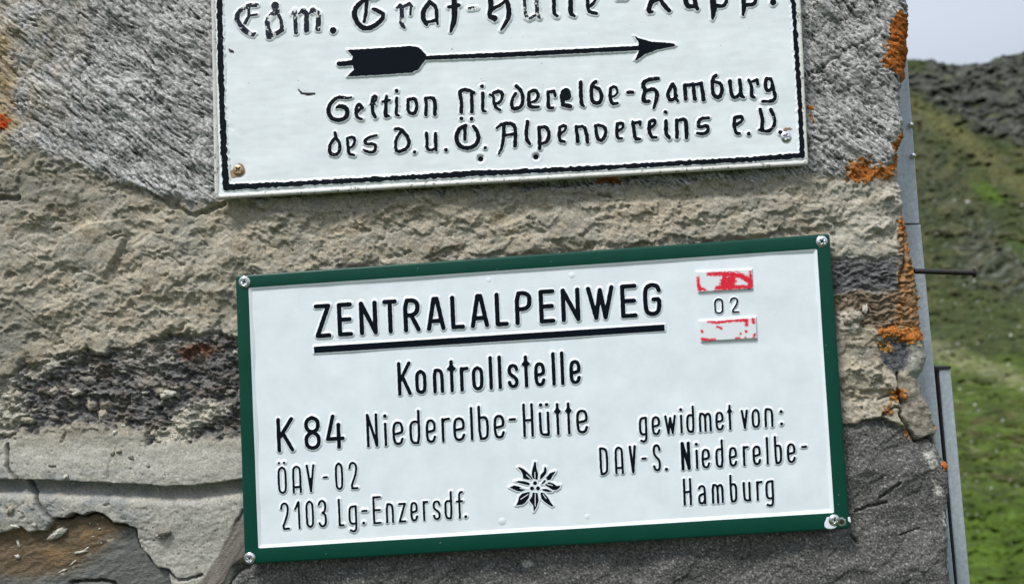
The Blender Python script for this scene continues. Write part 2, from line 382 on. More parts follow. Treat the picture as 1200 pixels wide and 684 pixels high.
def stone_layer(k, poly, base, hh, cc, soft=2.0, dome=0, warp=1.0):
    global H, CC, LAB
    sd = poly_sd(U+wu*warp, V+wv*warp, poly); m = ss(soft, -soft, sd)
    hs = base + hh + dome*ss(0, -60, sd)
    H = H*(1-m) + hs*m; CC = CC*(1-m[..., None]) + cc*m[..., None]; LAB = np.where(sd < 0, k, LAB); return sd
# ---- gneiss
def gneiss(ang, seed, sx_=24, sy_=3.6):
    w1 = gn(U/40, V/40, seed+5)*5; w2 = gn(U/40, V/40, seed+6)*5; a = rotc(U+w1+wu*.25, V+w2+wv*.25, ang, sx_, sy_); n1 = fbm(a[0], a[1], 3, seed, .6)
    b = rotc(U+w1+wu*.15, V+w2+wv*.15, ang-4, sx_*.45, sy_*.5); n2 = fbm(b[0], b[1], 2, seed+30)
    big = fbm(U/70, V/60, 3, seed+40)
    c_ = rotc(U+w1+wu*.2, V+w2+wv*.2, ang+3, sx_*.8, sy_*.75); n3 = fbm(c_[0], c_[1], 2, seed+60)
    dash = ss(.10, .42, n1)*.8 + ss(.16, .5, n3)*.9 + ss(.2, .5, n2)*.5*ss(-.3, .2, n1)
    dash = np.clip(dash*(.75+.7*ss(-.4, .4, big)), 0, 1)
    sp_ = gn((U*.8+V*.62)/5.5, (-U*.62+V*.8)/1.9, seed+70)
    dash = np.clip(dash*(.55+.9*ss(-.25, .3, fbm(U/34, V/28, 3, seed+75))), 0, 1); crk = np.exp(-(np.abs(fbm(U/46+w1*.05, V/30, 3, seed+77))/.018)**2); pt_ = ss(.45, .65, fbm(U/7, V/7, 2, seed+78)); h = sp_*.25 - dash*2.5 + .6*(1-np.abs(n1)*2) + n2*.6 - crk*2.2 - pt_*2.2 + big*7 + step(fbm(*rotc(U, V, ang, 60, 16), 3, seed+76)*8, 2.2, .85)*.8
    v = np.clip(.69 + n3*.5 + n2*.45 + big*.30 - dash*.60 + sp_*.40 - .18*pt_ + .35*gn(U/2.2, V/2.2, seed+79), 0, 1)
    c = lay(col3(.022, .023, .025), 1-v) + lay(col3(.56, .555, .535), v); return h, c
h1, c1 = gneiss(38, 50)
# warm stain towards the stone's left edge
st = ss(150, 0, U+(V-80)*.15)*ss(-.35, .25, fbm(U/30, V/40, 4, 61, .65))*.9; c1 = c1*(1-.55*st[..., None]) + lay(col3(.34, .27, .16), .55*st)
st2 = ss(26, 0, U+gn(U/20, V/20, 62)*14)*ss(20, 50, V)*(1-ss(150, 190, V)); c1 = c1*(1-.6*st2[..., None]) + lay(col3(.36, .24, .08), .6*st2)
stone_layer(1, [(-70, -400), (565, -400), (565, 225), (262, 235), (235, 240), (205, 238), (165, 222), (130, 208), (90, 192), (50, 182), (12, 176), (-10, 120), (-30, 60)], 3.0, h1, c1, 7, warp=1.7)
st2_ = ss(-.05, .4, fbm(U/50, V/40, 4, 63))*.25; c1 = c1*(1-st2_[..., None])+lay(col3(.30, .27, .21), st2_)
h2, c2 = gneiss(41, 80, 17, 2.9)
stone_layer(2, [(610, -400), (1500, -400), (1500, 150), (1062, 158), (1050, 176), (1025, 206), (1000, 212), (940, 203), (905, 210), (610, 225)], 3.5, h2, c2, 3.5)
# long joint scratched across the right gneiss
sc_ = seg_sd(Uw, Vw, [(945, 95), (970, 75), (1005, 55), (1030, 40)], 0); H -= 3*np.exp(-(sc_/1.6)**2)*(LAB == 2)
# ---- schist left
a = rotc(U+wu*1.5, V+wv*1.5, -8, 22, 5.0); n1 = fbm(a[0], a[1], 4, 90, .6); nb_ = fbm(U/28, V/20, 4, 91); n2 = fbm(U/6, V/3.6, 2, 92)
tt = n1*9; tq = np.floor(tt/2.5)*2.5 + 2.5*ss(.6, 1, tt/2.5-np.floor(tt/2.5))
hsch = tq*.75 + nb_*9 + n2*1.5 + step(fbm(*rotc(U+wu, V+wv, 30, 20, 9), 3, 99)*9, 3, .8)*.8
v = np.clip(.45+n1*.5+n2*.5, 0, 1)
csch = lay(col3(.026, .026, .027), 1-v) + lay(col3(.17, .165, .155), v)*1.15; bk = ss(-.05, .35, fbm(U/26, V/16, 3, 98)); csch = csch*(1-.4*bk[..., None])*1.15
brn = ss(.0, .35, fbm(U/30+3, V/22, 3, 93)); csch = csch*(1-.45*brn[..., None]) + lay(col3(.17, .125, .085), .45*brn)
rs = ss(3, -6, poly_sd(Uw, Vw, [(205, 408), (230, 400), (255, 402), (262, 412), (235, 420), (208, 424)])); csch = csch*(1-.85*rs[..., None]) + lay(col3(.15, .055, .025), .85*rs)
smear = np.zeros_like(U)
for pl, k in (([(172, 512), (200, 492), (215, 478), (240, 473), (268, 480), (250, 492), (232, 500), (225, 512), (200, 522)], 1), ([(-40, 440), (12, 440), (26, 462), (30, 490), (22, 508), (-40, 520)], .9), ([(40, 420), (95, 418), (60, 436), (20, 448)], .8), ([(185, 455), (205, 455), (208, 464), (188, 466)], 1), ([(30, 476), (46, 478), (44, 486), (30, 486)], .8), ([(130, 400), (230, 395), (200, 425), (185, 450), (160, 452), (140, 425)], .35)):
    s_ = ss(5, -4, poly_sd(U+wu*1.6, V+wv*1.6, pl)+gn(U/4, V/3, 95)*7)*k; smear = np.maximum(smear, s_)
cr = ss(.22, .60, fbm(U/13+wu*.1, V/6, 4, 96, .65)); smear = np.maximum(smear, cr*.85); smear = np.maximum(smear, .5*ss(.15, .5, fbm(U/32, V/14, 4, 97, .65)))
csch = csch*(1-smear[..., None]) + lay(col3(.40, .375, .31), smear)*(1+.2*n2[..., None]); hsch = hsch + smear*4.5
stone_layer(3, [(-600, 448), (-60, 446), (0, 441), (10, 438), (30, 425), (50, 416), (78, 415), (98, 412), (122, 414), (138, 402), (165, 404), (177, 396), (200, 388), (232, 393), (255, 395), (290, 394), (430, 396), (430, 500), (283, 508), (240, 515), (200, 516), (175, 522), (165, 506), (120, 499), (60, 501), (25, 506), (0, 517), (-600, 530)], -6, hsch, csch, 5, warp=1.5)
# ---- right edge stones
a = rotc(U+wu, V+wv, -4, 20, 3.2); n1 = fbm(a[0], a[1], 4, 100, .6); tt = n1*8; tq = np.floor(tt/2)*2+2*ss(.6, 1, tt/2-np.floor(tt/2))
v = np.clip(.42+n1*.6, 0, 1); c4 = lay(col3(.035, .036, .04), 1-v)+lay(col3(.22, .22, .215), v)
pw = ss(312, 296, V+n1*16); c4 = c4*(1-.8*pw[..., None])+lay(col3(.50, .485, .44), .8*pw)
stone_layer(4, [(900, 296), (1000, 300), (1035, 300), (1054, 298), (1056, 340), (1020, 343), (985, 345), (900, 345)], -3, tq*.7+n1*2, c4, 3)
c5 = lay(col3(.10, .075, .05), 1-v)+lay(col3(.26, .20, .135), v)
rr = np.clip(ss(1040, 1066, U+gn(U/8, V/8, 103)*12)*(.35+.65*ss(-.2, .3, fbm(U/9, V/14, 3, 104))), 0, 1)
c5 = c5*(1-.75*rr[..., None])+lay(col3(.40, .17, .035), .75*rr)
stone_layer(5, [(900, 346), (985, 346), (1055, 341), (1053, 300), (1054, 270), (1060, 232), (1066, 225), (1500, 225), (1500, 396), (1062, 392), (1030, 387), (1012, 384), (985, 372), (900, 372)], -2, tq*.6+n1*2.5+fbm(U/7, V/9, 3, 105)*2.4, c5, 2.5)
sm = ss(4, -4, poly_sd(Uw, Vw, [(984, 362), (1000, 360), (1012, 368), (1006, 384), (990, 390), (980, 388)])); H += 5*sm; CC = CC*(1-sm[..., None])+lay(col3(.43, .40, .33), sm)
vv = np.clip(.5+fbm(U/5, V/5, 3, 110)*.6, 0, 1)
stone_layer(6, [(1032, 402), (1045, 396), (1063, 398), (1066, 425), (1052, 440), (1036, 428)], -3, fbm(U/8, V/8, 3, 111)*3, lay(col3(.03, .032, .04), 1-vv)+lay(col3(.13, .13, .14), vv), 2.5)
stone_layer(7, [(1067, 396), (1085, 398), (1500, 398), (1500, 449), (1080, 448), (1066, 440), (1062, 420)], 4, fbm(U/12, V/12, 3, 112)*2-7*ss(432, 450, V), lay(col3(.17, .165, .13), 1-vv)+lay(col3(.40, .40, .345), vv), 2.5, dome=3)
stone_layer(8, [(1056, 438), (1078, 448), (1500, 449), (1500, 516), (1092, 510), (1075, 517), (1066, 507), (1058, 482), (1052, 455)], 1, fbm(U/11, V/14, 3, 113)*3.5, lay(col3(.13, .11, .085), 1-vv)+lay(col3(.33, .30, .24), vv), 2.2, dome=3)
# ---- large dark stone
g1 = fbm(U/4.2, V/3.6, 3, 120, .7); g2 = fbm(U/34, V/26, 4, 121); g3 = fbm(*rotc(U, V, -28, 18, 4), 3, 122)
v = np.clip(.40+g1*.55+g2*.22+g3*.2, 0, 1)
flk = ss(.35, .7, gn(U/2.2, V/2.2, 124)); c9 = (lay(col3(.028, .028, .028), 1-v)+lay(col3(.205, .198, .182), v))*1.0*(1+1.8*flk[..., None])*(1+.5*np.clip(gn(U/1.9, V/1.9, 126), -.9, .9)[..., None])
wt = ss(.62, .8, fbm(U/9, V/9, 3, 123)); c9 = c9*(1-.6*wt[..., None])+lay(col3(.42, .41, .38), .6*wt)
for pl in ([(1092, 560), (1099, 566), (1104, 578), (1098, 576)], [(1104, 598), (1110, 604), (1113, 616), (1106, 610)], [(1085, 530), (1095, 528), (1096, 545), (1090, 550)], [(608, 655), (622, 660), (620, 664), (610, 662)]):
    q = ss(2, -2, poly_sd(Uw, Vw, pl)); c9 = c9*(1-.8*q[..., None])+lay(col3(.50, .49, .44), .8*q)
stone_layer(9, [(225, 905), (262, 694), (276, 672), (292, 658), (302, 642), (500, 560), (900, 520), (975, 502), (990, 497), (1013, 492), (1040, 492), (1056, 501), (1069, 512), (1082, 518), (1096, 512), (1108, 530), (1500, 536), (1500, 900)], -3, g1*.6+g2*2.6+fbm(U/90, V/70, 2, 127)*6+step(fbm(*rotc(U, V, -30, 90, 40), 3, 128, .5)*9, 4, .9)*.3+gn(U/2.3, V/2.1, 125)*.45, c9, 2.2, dome=2)
# ---- diagonal slab, brown slate
a = rotc(U, V, -56, 40, 4.5); n1 = fbm(a[0], a[1], 4, 130, .55); v = np.clip(.5+n1*.6, 0, 1)
stone_layer(10, [(286, 596), (304, 596), (304, 636), (288, 652), (270, 668), (258, 690), (200, 790), (160, 790), (232, 684), (256, 650), (276, 612)], 1, n1*1.8+4*ss(-20, 10, (U-270)*.83+(V-650)*.56), lay(col3(.07, .062, .055), 1-v)+lay(col3(.24, .215, .185), v), 1.6, warp=.4)
a = rotc(U+wu, V+wv, -22, 34, 5); n1 = fbm(a[0], a[1], 4, 140, .55); n2 = fbm(U/40, V/14, 3, 141); v = np.clip(.5+n1*.5, 0, 1)
cb = lay(col3(.06, .042, .025), 1-v)+lay(col3(.20, .145, .085), v)
cg = lay(col3(.06, .062, .06), 1-v)+lay(col3(.19, .19, .175), v)
line = (U-60)*.62+(V-684)*.78 + gn(U/15, V/15, 142)*5      # line from (60,684) towards (125,620)
mg = np.clip(ss(-10, 16, line+n1*14)+ss(668, 684, V+n2*14)*.8, 0, 1); cs = cb*(1-mg[..., None])+cg*mg[..., None]
org = ss(.1, .5, n2)*(1-mg)*.5; cs = cs*(1-org[..., None])+lay(col3(.26, .16, .07), org)
pk = ss(3, -1, np.abs(line-1))*ss(.15, .3, fbm(U/8, V/8, 2, 143))*.8; cs = cs*(1-pk[..., None])+lay(col3(.5, .45, .33), pk)
stone_layer(11, [(-600, 634), (-60, 628), (0, 624), (27, 618), (36, 624), (52, 622), (60, 612), (63, 609), (78, 608), (87, 603), (98, 606), (105, 601), (116, 601), (125, 606), (134, 615), (145, 615), (158, 620), (161, 631), (165, 643), (174, 654), (183, 667), (197, 670), (200, 686), (205, 900), (-600, 900)], -7, step(n1*5, 1.6, .8)*.2+n1*.35+n2*1.0+gn(U/2.6, V/2.2, 144)*.3, cs, 1.6, warp=.35)
# ---- further stones outside the photo's frame, same kinds
EXTRA = {}
def extra(k, poly, base, hh, cc, mt):
    stone_layer(k, poly, base, hh, cc, 4); EXTRA[k] = mt
hg, cg_ = n1*1.5+n2*1.5, lay(col3(.06, .062, .06), 1-v)+lay(col3(.19, .19, .175), v)
extra(12, [(-430, -160), (-110, -150), (-95, 110), (-130, 165), (-400, 150)], 3, h2, c2, 'gneiss')
extra(13, [(-950, -200), (-470, -170), (-455, 180), (-900, 200)], 1, hg, cg_, 'slate')
extra(14, [(245, 930), (700, 940), (720, 1250), (230, 1280)], 2, h1, c1, 'gneiss')
extra(15, [(750, 935), (1500, 930), (1500, 1400), (760, 1380)], 0, hg, cg_, 'slate')
extra(16, [(-900, 930), (180, 940), (190, 1330), (-880, 1350)], 1, g1+g2*5, c9, 'dark_stone')
extra(17, [(-60, -1000), (620, -980), (640, -440), (-40, -430)], 1, g1+g2*5, c9, 'dark_stone')
extra(18, [(680, -1000), (1500, -1000), (1500, -430), (670, -440)], 1, hg, cg_, 'slate')
extra(19, [(-800, 1400), (400, 1370), (420, 2200), (-800, 2300)], 1, h1, c1, 'gneiss')
extra(20, [(470, 1440), (1500, 1450), (1500, 2300), (480, 2250)], 1, g1+g2*5, c9, 'dark_stone')
# ---- joints and cracks
def carve(pts, w_, d_, wp=.5):
    global H
    sd = seg_sd(U+wu*wp, V+wv*wp, pts, 0); H -= d_*np.exp(-np.abs(sd/w_)**3)
carve([(63, 609), (78, 608), (87, 603), (98, 606), (105, 601), (116, 601), (125, 606), (134, 615), (145, 615), (158, 620), (161, 631), (165, 643), (174, 654), (183, 667), (197, 669), (204, 678)], 1.7, 19, .35)
carve([(197, 669), (206, 680), (216, 680), (236, 671)], 1.2, 12)
carve([(10, 520), (12, 545), (20, 558), (30, 568), (42, 578), (48, 592), (55, 602), (63, 609)], 1.6, 16, .35)
carve([(246, 730), (261, 696), (272, 676), (286, 661), (300, 652)], 2.4, 17, 1.4)
carve([(80, 686), (95, 682), (115, 681), (132, 685)], 1.6, 14)
carve([(72, 518), (76, 510), (77, 506)], 1.1, 5, .2)
carve([(130, 560), (132, 540), (138, 520)], .9, 2, .3)
carve([(1054, 438), (1052, 456), (1058, 474), (1055, 488), (1064, 503), (1075, 517), (1090, 513), (1098, 522)], 1.8, 16)
carve([(1030, 470), (1045, 462), (1054, 458)], 1.3, 6)
carve([(1035, 486), (1050, 476), (1056, 478)], 1.3, 6)
carve([(1032, 583), (1043, 575), (1054, 566)], 1.2, 9, .3)
carve([(1004, 600), (1018, 594), (1030, 592), (1040, 589)], 1.2, 9, .3)
carve([(998, 628), (1006, 637)], 1.5, 6, .2)
carve([(1058, 628), (1070, 624), (1080, 620)], 1.0, 4, .3)
carve([(0, 445), (12, 440), (28, 428)], 1.6, 5)
carve([(170, 222), (200, 240), (228, 252), (262, 240)], 2.2, 6)
carve([(600, 216), (660, 216), (720, 212), (745, 208)], 3, 7)
carve([(1058, 190), (1062, 225), (1066, 262), (1060, 300), (1056, 340)], 2.0, 6)
carve([(0, 232), (18, 233), (22, 230)], 2.6, 8)
for k in range(26):     # small random nicks in the mortar
    x, y = random.uniform(0, 1040), random.uniform(215, 480); 
    if 290 < x < 960 and y > 300: continue
    an = random.uniform(-.5, .1); l_ = random.uniform(4, 12)
    carve([(x, y), (x+l_*math.cos(an), y+l_*math.sin(an))], random.uniform(1, 1.8), random.uniform(3, 6), 1)
# nothing pokes through the signs
SG = [(276, 323), (972, 274), (996, 619), (287, 661)]; SU = [(246, -106), (931, -143), (947, 193), (252, 233)]
cl = np.minimum(poly_sd(U, V, SG), poly_sd(U, V, SU)); H = np.minimum(H, 8+np.maximum(cl, 0)*.5)
H = np.clip(H, -36, 16)
# ---- corner wrap
uc = np.interp(V, [p[0] for p in UC], [p[1] for p in UC]) + gn(V/6, V*0+3, 150)*1.6 + gn(V/2.4, V*0+7, 151)*.8 - 3
rad = 13.0; s_ = U-uc; an = np.clip((s_+rad)/rad, 0, np.pi/2)
back = np.maximum(s_+rad-rad*np.pi/2, 0)
Xp = np.where(s_ < -rad, U, uc-rad+rad*np.sin(an)); Yp = rad*(1-np.cos(an))+back
Hc = H*(1-.45*ss(-20, 5, s_))
W = P(Xp, V, 0.0)
W[..., 0] += np.sin(an)*Hc*S; W[..., 1] += Yp*S - np.cos(an)*Hc*S
nv_, nu_ = U.shape
ii = (np.arange(nv_-1)[:, None]*nu_+np.arange(nu_-1)[None, :])
quads = np.stack([ii, ii+nu_, ii+nu_+1, ii+1], -1).reshape(-1, 4)
fl = LAB[:-1, :-1].ravel(); WV = W.reshape(-1, 3); CV = CC.reshape(-1, 3)
wall = thing('stone_wall', (0, .05, -.5), 'rough natural stone wall end with beige mortar, both signs screwed on', 'wall')
specs = {0: ('mortar', 'mortar', 'beige trowelled mortar between the stones'), 1: ('stone', 'gneiss', 'pale grey streaked stone left of the upper sign'),
 2: ('stone', 'gneiss', 'pale grey streaked stone right of the upper sign'), 3: ('stone', 'schist', 'dark splintered stone left of the green framed sign'),
 4: ('stone', 'schist', 'dark layered stone right of the green framed sign'), 5: ('stone', 'slate', 'rusty brown layered stone at the wall edge'),
 6: ('stone', 'dark_stone', 'small blackish stone at the wall edge'), 7: ('stone', 'slate', 'rounded pale grey stone bulging at the wall edge'),
 8: ('stone', 'slate', 'grey brown cracked stone at the wall edge'), 9: ('stone', 'dark_stone', 'large dark grey stone under the green framed sign'),
 10: ('stone', 'slate', 'narrow slanting slab beside the sign corner'), 11: ('stone', 'slate', 'brown and grey slate at the bottom left')}
for k_, m_ in EXTRA.items(): specs[k_] = ('stone', m_, None)
for k, (nm, mt, lb) in specs.items():
    f = quads[fl == k]
    if len(f) == 0: continue
    idx, f2 = compact(None, f)
    tag(mesh_obj(nm, WV[idx], f2, M[mt], wall, colors=CV[idx]), lb)
# closed back of the wall so that it is solid
x0, x1 = W[:, 0, 0].min(), W[:, -1, 0].mean(); z0, z1 = W[-1, :, 2].min(), W[0, :, 2].max(); yb = W[:, -1, 1].max()

def wall_h(u, v):
    j = np.abs(us-u).argmin(); i = np.abs(vs-v).argmin(); return Hc[i, j]
# crumbs of mortar stuck to the stones
def crumb(u, v, a, b, ang, colr, hgt=None):
    n_, m_ = 14, 7; vts = []; fcs = []
    hh = (hgt or min(a, b))*.8; base = wall_h(u, v); ca, sa = math.cos(ang), math.sin(ang); sd = random.random()*50
    for i in range(m_+1):
        ph = math.pi*i/m_
        for j in range(n_):
            th = 2*math.pi*j/n_
            k = 1+.6*float(gn(np.array(math.cos(th)*math.sin(ph)*1.6+sd), np.array(math.sin(th)*1.6+math.cos(ph)*1.7), 3))
            x = a*math.sin(ph)*math.cos(th)*k; y = b*math.sin(ph)*math.sin(th)*k; z = hh*math.cos(ph)*k
            vts.append((u+x*ca-y*sa, v+x*sa+y*ca, base+z+hh*.3))
    for i in range(m_):
        for j in range(n_): fcs.append((i*n_+j, (i+1)*n_+j, (i+1)*n_+(j+1) % n_, i*n_+(j+1) % n_))
    vts = np.array(vts); Wc = P(vts[:, 0], vts[:, 1]); Wc[:, 1] = -vts[:, 2]*S
    mesh_obj('mortar_crumb', Wc, np.array(fcs), M['mortar'], wall, colors=np.tile(np.array(colr), (len(vts), 1)))
tan_ = (.33, .30, .24); gr_ = (.22, .205, .175); wh_ = (.46, .44, .38)
for q in ((60, 459, 5.5, 5.5, 0, tan_), (88, 458, 8, 3, .35, tan_), (102, 446, 9, 5, .3, gr_), (103, 474, 7.5, 6.5, .4, tan_), (121, 474, 8, 8, 0, tan_), (118, 488, 5, 9, .2, tan_),
          (65, 626, 13, 5, -.5, wh_), (17, 653, 3.4, 2.2, .4, wh_), (18, 638, 1.5, 5, -.4, wh_), (91, 648, 8, 1.6, -.2, wh_), (97, 645, 5, 1.3, -.7, wh_), (70, 670, 6, 1.2, -.4, wh_), (83, 660, 5, 1.1, -.7, wh_),
          (193, 623, 8, 5, -.2, gr_), (190, 627, 6, 3.5, .1, tan_), (156, 535, 3.5, 2.5, .5, gr_), (141, 528, 3.4, 2.8, 0, tan_), (181, 575, 1.4, 5, -.6, wh_), (166, 567, 5, 2.4, .4, wh_),
          (82, 557, 3.4, 3, 0, wh_), (79, 568, 5, 2, -.9, wh_), (65, 544, 4.5, 1.8, .1, gr_), (14, 597, 4, 6, .5, tan_), (19, 616, 6, 2, .3, wh_), (42, 614, 3, 2, .3, wh_), (196, 462, 9, 4.5, -.2, wh_),
          (134, 530, 2.2, 3, .1, tan_), (176, 545, 2, 1.2, .1, gr_), (122, 566, 1.4, 4, .3, wh_), (30, 492, 8, 4, .3, tan_), (12, 476, 7, 6, 0, tan_), (20, 463, 6, 5, 0, tan_), (8, 495, 6, 5, .4, tan_), (1002, 371, 8, 6, .2, tan_), (992, 376, 6, 6, 0, tan_), (1014, 362, 3, 6, .2, wh_)):
    crumb(*q)
for k in range(26):
    u = random.uniform(0, 275); v = random.uniform(410, 508); r_ = random.uniform(1.2, 3.2)
    crumb(u, v, r_*random.uniform(1, 2.3), r_, random.uniform(-.6, .4), random.choice((tan_, gr_, wh_)))
for k in range(10):
    crumb(random.uniform(100, 205), random.uniform(606, 640), random.uniform(.8, 1.6), random.uniform(.7, 1.2), 0, wh_)

# ---- lichens: crusts growing on the wall
LW = W.copy()
def lichen(polys, label, thr=0.0, colr=(.62, .17, .02), seed=0, up=1.9):
    sd = np.full(U.shape, 1e9)
    for pl in polys: sd = np.minimum(sd, poly_sd(U+wu*.9, V+wv*.9, pl))
    nn = fbm(U/5.0, V/5.0, 3, 160+seed, .75); f = sd + nn*12 + thr*6
    m = f < 1.5
    fm = m[:-1, :-1] & m[1:, 1:] & m[1:, :-1] & m[:-1, 1:]
    f_ = quads[fm.ravel()]
    if len(f_) == 0: return
    hh = ss(1.5, -2.5, f)*up*(.55+.9*np.abs(gn(U/2.4, V/2.4, 170+seed))+.4*gn(U/5, V/5, 173+seed))-.35
    L_ = W.copy(); L_[..., 0] += np.sin(an)*hh*S; L_[..., 1] -= np.cos(an)*hh*S
    k = np.clip(.5+gn(U/4, V/4, 171+seed)*.9, 0, 1)[..., None]
    k2 = np.clip(fbm(U/2.5, V/2.5, 2, 172+seed)*1.2, 0, 1)[..., None]; cc = (np.array(colr)*(1-k*.6) + np.array([.50, .30, .10])*k*.30)*(1-.6*k2)
    ke = (ss(-3.5, 0, f)*.6)[..., None]; cc = cc*(1-ke)+np.array([.40, .27, .11])*ke
    idx, f2 = compact(None, f_)
    o = mesh_obj('lichen_patch', L_.reshape(-1, 3)[idx], f2, M['lichen'], None, colors=cc.reshape(-1, 3)[idx])
    tag(o, label, 'lichen', 'orange lichens on the wall edge')
OR = (.47, .115, .020)
lichen([[(1050, 16), (1072, 10), (1076, 88), (1058, 94), (1046, 80), (1034, 72), (1040, 45)]], 'tall deep orange lichen crust high on the wall edge, below the sky', -.35, OR, 1)
lichen([[(1052, 160), (1072, 150), (1072, 182), (1056, 190), (1048, 180)], [(1054, 185), (1042, 206), (1015, 212), (992, 209), (998, 195), (1018, 186), (1018, 199), (1036, 200), (1048, 186)]], 'orange lichen hooked like a J on the pale stone above the green sign corner', -.55, (.48, .14, .03), 2)
lichen([[(1054, 254), (1066, 258), (1064, 276), (1056, 272)]], 'small orange lichen spot on the wall edge above the nail', 0, OR, 3)
lichen([[(1062, 298), (1078, 300), (1080, 330), (1070, 330), (1064, 315)], [(1072, 335), (1090, 335), (1090, 372), (1080, 365)]], 'thin rusty orange lichen streak on the wall edge beside the nail', .75, (.52, .18, .03), 4, 2.4)
lichen([[(1026, 384), (1045, 382), (1060, 388), (1085, 384), (1092, 396), (1078, 404), (1064, 402), (1052, 398), (1030, 394)]], 'lumpy horizontal band of orange lichen below the brown stone', -.05, (.50, .15, .03), 5, 3.0)
lichen([[(1024, 400), (1046, 398), (1046, 412), (1030, 416)]], 'dull yellow lichen spots right under the lumpy orange band', .4, (.50, .26, .07), 6, 2.4)
lichen([[(1040, 452), (1060, 452), (1062, 470), (1042, 470)], [(1032, 474), (1048, 470), (1050, 488), (1034, 486)], [(1056, 498), (1066, 505), (1064, 520), (1058, 514)], [(1090, 496), (1100, 500), (1100, 508), (1090, 504)]], 'scattered orange lichen flecks along the crack in the lower wall edge', .3, (.55, .19, .05), 7, 2.6)
lichen([[(1104, 540), (1124, 540), (1124, 552), (1106, 551)]], 'tiny bright orange lichen tuft lowest on the wall edge', -.1, (.75, .14, .02), 8)
lichen([[(-8, 134), (4, 136), (7, 143), (4, 150), (-8, 150)]], 'bright red orange lichen spot at the left end of the pale streaked stone', -.4, (.70, .06, .012), 9, 2)
lichen([[(946, 122), (953, 126), (953, 140), (947, 138)]], 'faint rusty lichen speck touching the right edge of the upper sign', .1, (.50, .14, .03), 10, 1.6)
lichen([[(690, 205), (720, 203), (730, 213), (700, 215)]], 'faint rusty lichen peeping out below the bottom edge of the upper sign', .1, (.50, .14, .03), 11, 1.6)

# ------------------------------------------------------------------ signs
def bil(cs, a, b):
    (x0, y0), (x1, y1), (x2, y2), (x3, y3) = cs
    return (x0*(1-a)+x1*a)*(1-b)+(x3*(1-a)+x2*a)*b, (y0*(1-a)+y1*a)*(1-b)+(y3*(1-a)+y2*a)*b
def rquad(cs, inset, r, n=6, m=40):
    """rounded corner outline of a 4 sided figure, inset in px; every loop has the same point count"""
    c = [np.array(p, float) for p in cs]; out = []
    lines = []
    for i in range(4):
        p, q = c[i], c[(i+1) % 4]; d = (q-p)/np.linalg.norm(q-p); nrm = np.array([-d[1], d[0]]); lines.append((p+nrm*inset, d))
    def inter(l1, l2):
        A = np.array([l1[1], -l2[1]]).T; t = np.linalg.solve(A, l2[0]-l1[0]); return l1[0]+l1[1]*t[0]
    k = [inter(lines[i-1], lines[i]) for i in range(4)]
    for i in range(4):
        p = k[i]; din, dout = lines[i-1][1], lines[i][1]; a = p-din*r; b = p+dout*r
        for j in range(n+1):
            t = j/n; out.append((1-t)**2*a+2*t*(1-t)*p+t*t*b)
        nxt = k[(i+1) % 4]-dout*r
        for j in range(1, m): out.append(b+(nxt-b)*j/m)
    return np.array(out)
def loops(name, lp, mats, parent, midx=None, h0=0, fill_last=False, wav=0):
    vts = []; n = len(lp[0][0])
    for pts, h in lp:
        hw = wav*gn(pts[:, 0]/60, pts[:, 1]/60, 9)
        Wp = P(pts[:, 0], pts[:, 1], -h0*S); Wp[:, 1] = -(h+hw)*S; vts.append(Wp)
    fc = []; mi = []
    for i in range(len(lp)-1):
        for j in range(n):
            j2 = (j+1) % n; fc.append((i*n+j, i*n+j2, (i+1)*n+j2, (i+1)*n+j)); mi.append(midx[i] if midx else 0)
    return mesh_obj(name, np.concatenate(vts), np.array(fc), mats, parent, mi)

# ---- glyph placing
def strokes_sdf(strokes, warp, wf=1/5., seed=0):
    def f(Ug, Vg):
        Uw_ = Ug+gn(Ug*wf, Vg*wf, 21+seed)*warp+gn(Ug*wf*2.5, Vg*wf*2.5, 23+seed)*warp*.5
        Vw_ = Vg+gn(Ug*wf, Vg*wf, 22+seed)*warp+gn(Ug*wf*2.5, Vg*wf*2.5, 24+seed)*warp*.5
        sd = np.full(Ug.shape, 1e9)
        for s in strokes:
            if s[0] == 'poly': sd = np.minimum(sd, poly_sd(Uw_, Vw_, s[1]))
            else: sd = np.minimum(sd, seg_sd(Uw_, Vw_, s))
        return sd
    return f
def bb(strokes, pad):
    xs = []; ys = []
    for s in strokes:
        for p in (s[1] if s[0] == 'poly' else s):
            r = p[2] if len(p) > 2 else 0; xs += [p[0]-r, p[0]+r]; ys += [p[1]-r, p[1]+r]
    return (min(xs)-pad, min(ys)-pad, max(xs)+pad, max(ys)+pad)
def letter(strokes, parent, h0, top, width, mats, warp, name='letter', cell=.62, seed=0, sink=.25):
    def prof(sd, u, v):
        return np.where(sd < 0, top, top*ss(width, 0, sd)*1.0 - sink*ss(width*.75, width, sd)) - .10*np.exp(-(sd/.8)**2)*0
    return relief(name, bb(strokes, width+1.5), cell, strokes_sdf(strokes, warp, seed=seed), prof, h0, mats, parent, width, (0.0,))

# ================= upper sign: old enamel plate, blackletter
up = thing('hut_sign', tuple(P(600, 100, -.009)), 'old white painted metal sign with black blackletter text and a feathered arrow', 'sign')
HU = 16.0
holes = [(563, 186, 3.9), (628, 183.5, 3.9)]
so_ = rquad(SU, 0, 2); 
loops('plate_edge', [(rquad(SU, 0, 2.5), 10), (rquad(SU, -.4, 2.5), 12.5), (rquad(SU, 0, 2.5), HU+1.0), (rquad(SU, 1.2, 2.2), HU+1.9), (rquad(SU, 3.2, 2), HU+1.7), (rquad(SU, 5.0, 2), HU+.3), (rquad(SU, 5.6, 2), HU-.25)], [M['edge_white']], up, h0=HU, wav=.5)
def plate_sdf(Ug, Vg):
    d = poly_sd(Ug, Vg, [tuple(p) for p in rquad(SU, 3.4, .1, 1, 1)])
    for x, y, r in holes: d = np.maximum(d, (r-.6)-np.hypot(Ug-x, Vg-y))
    return d
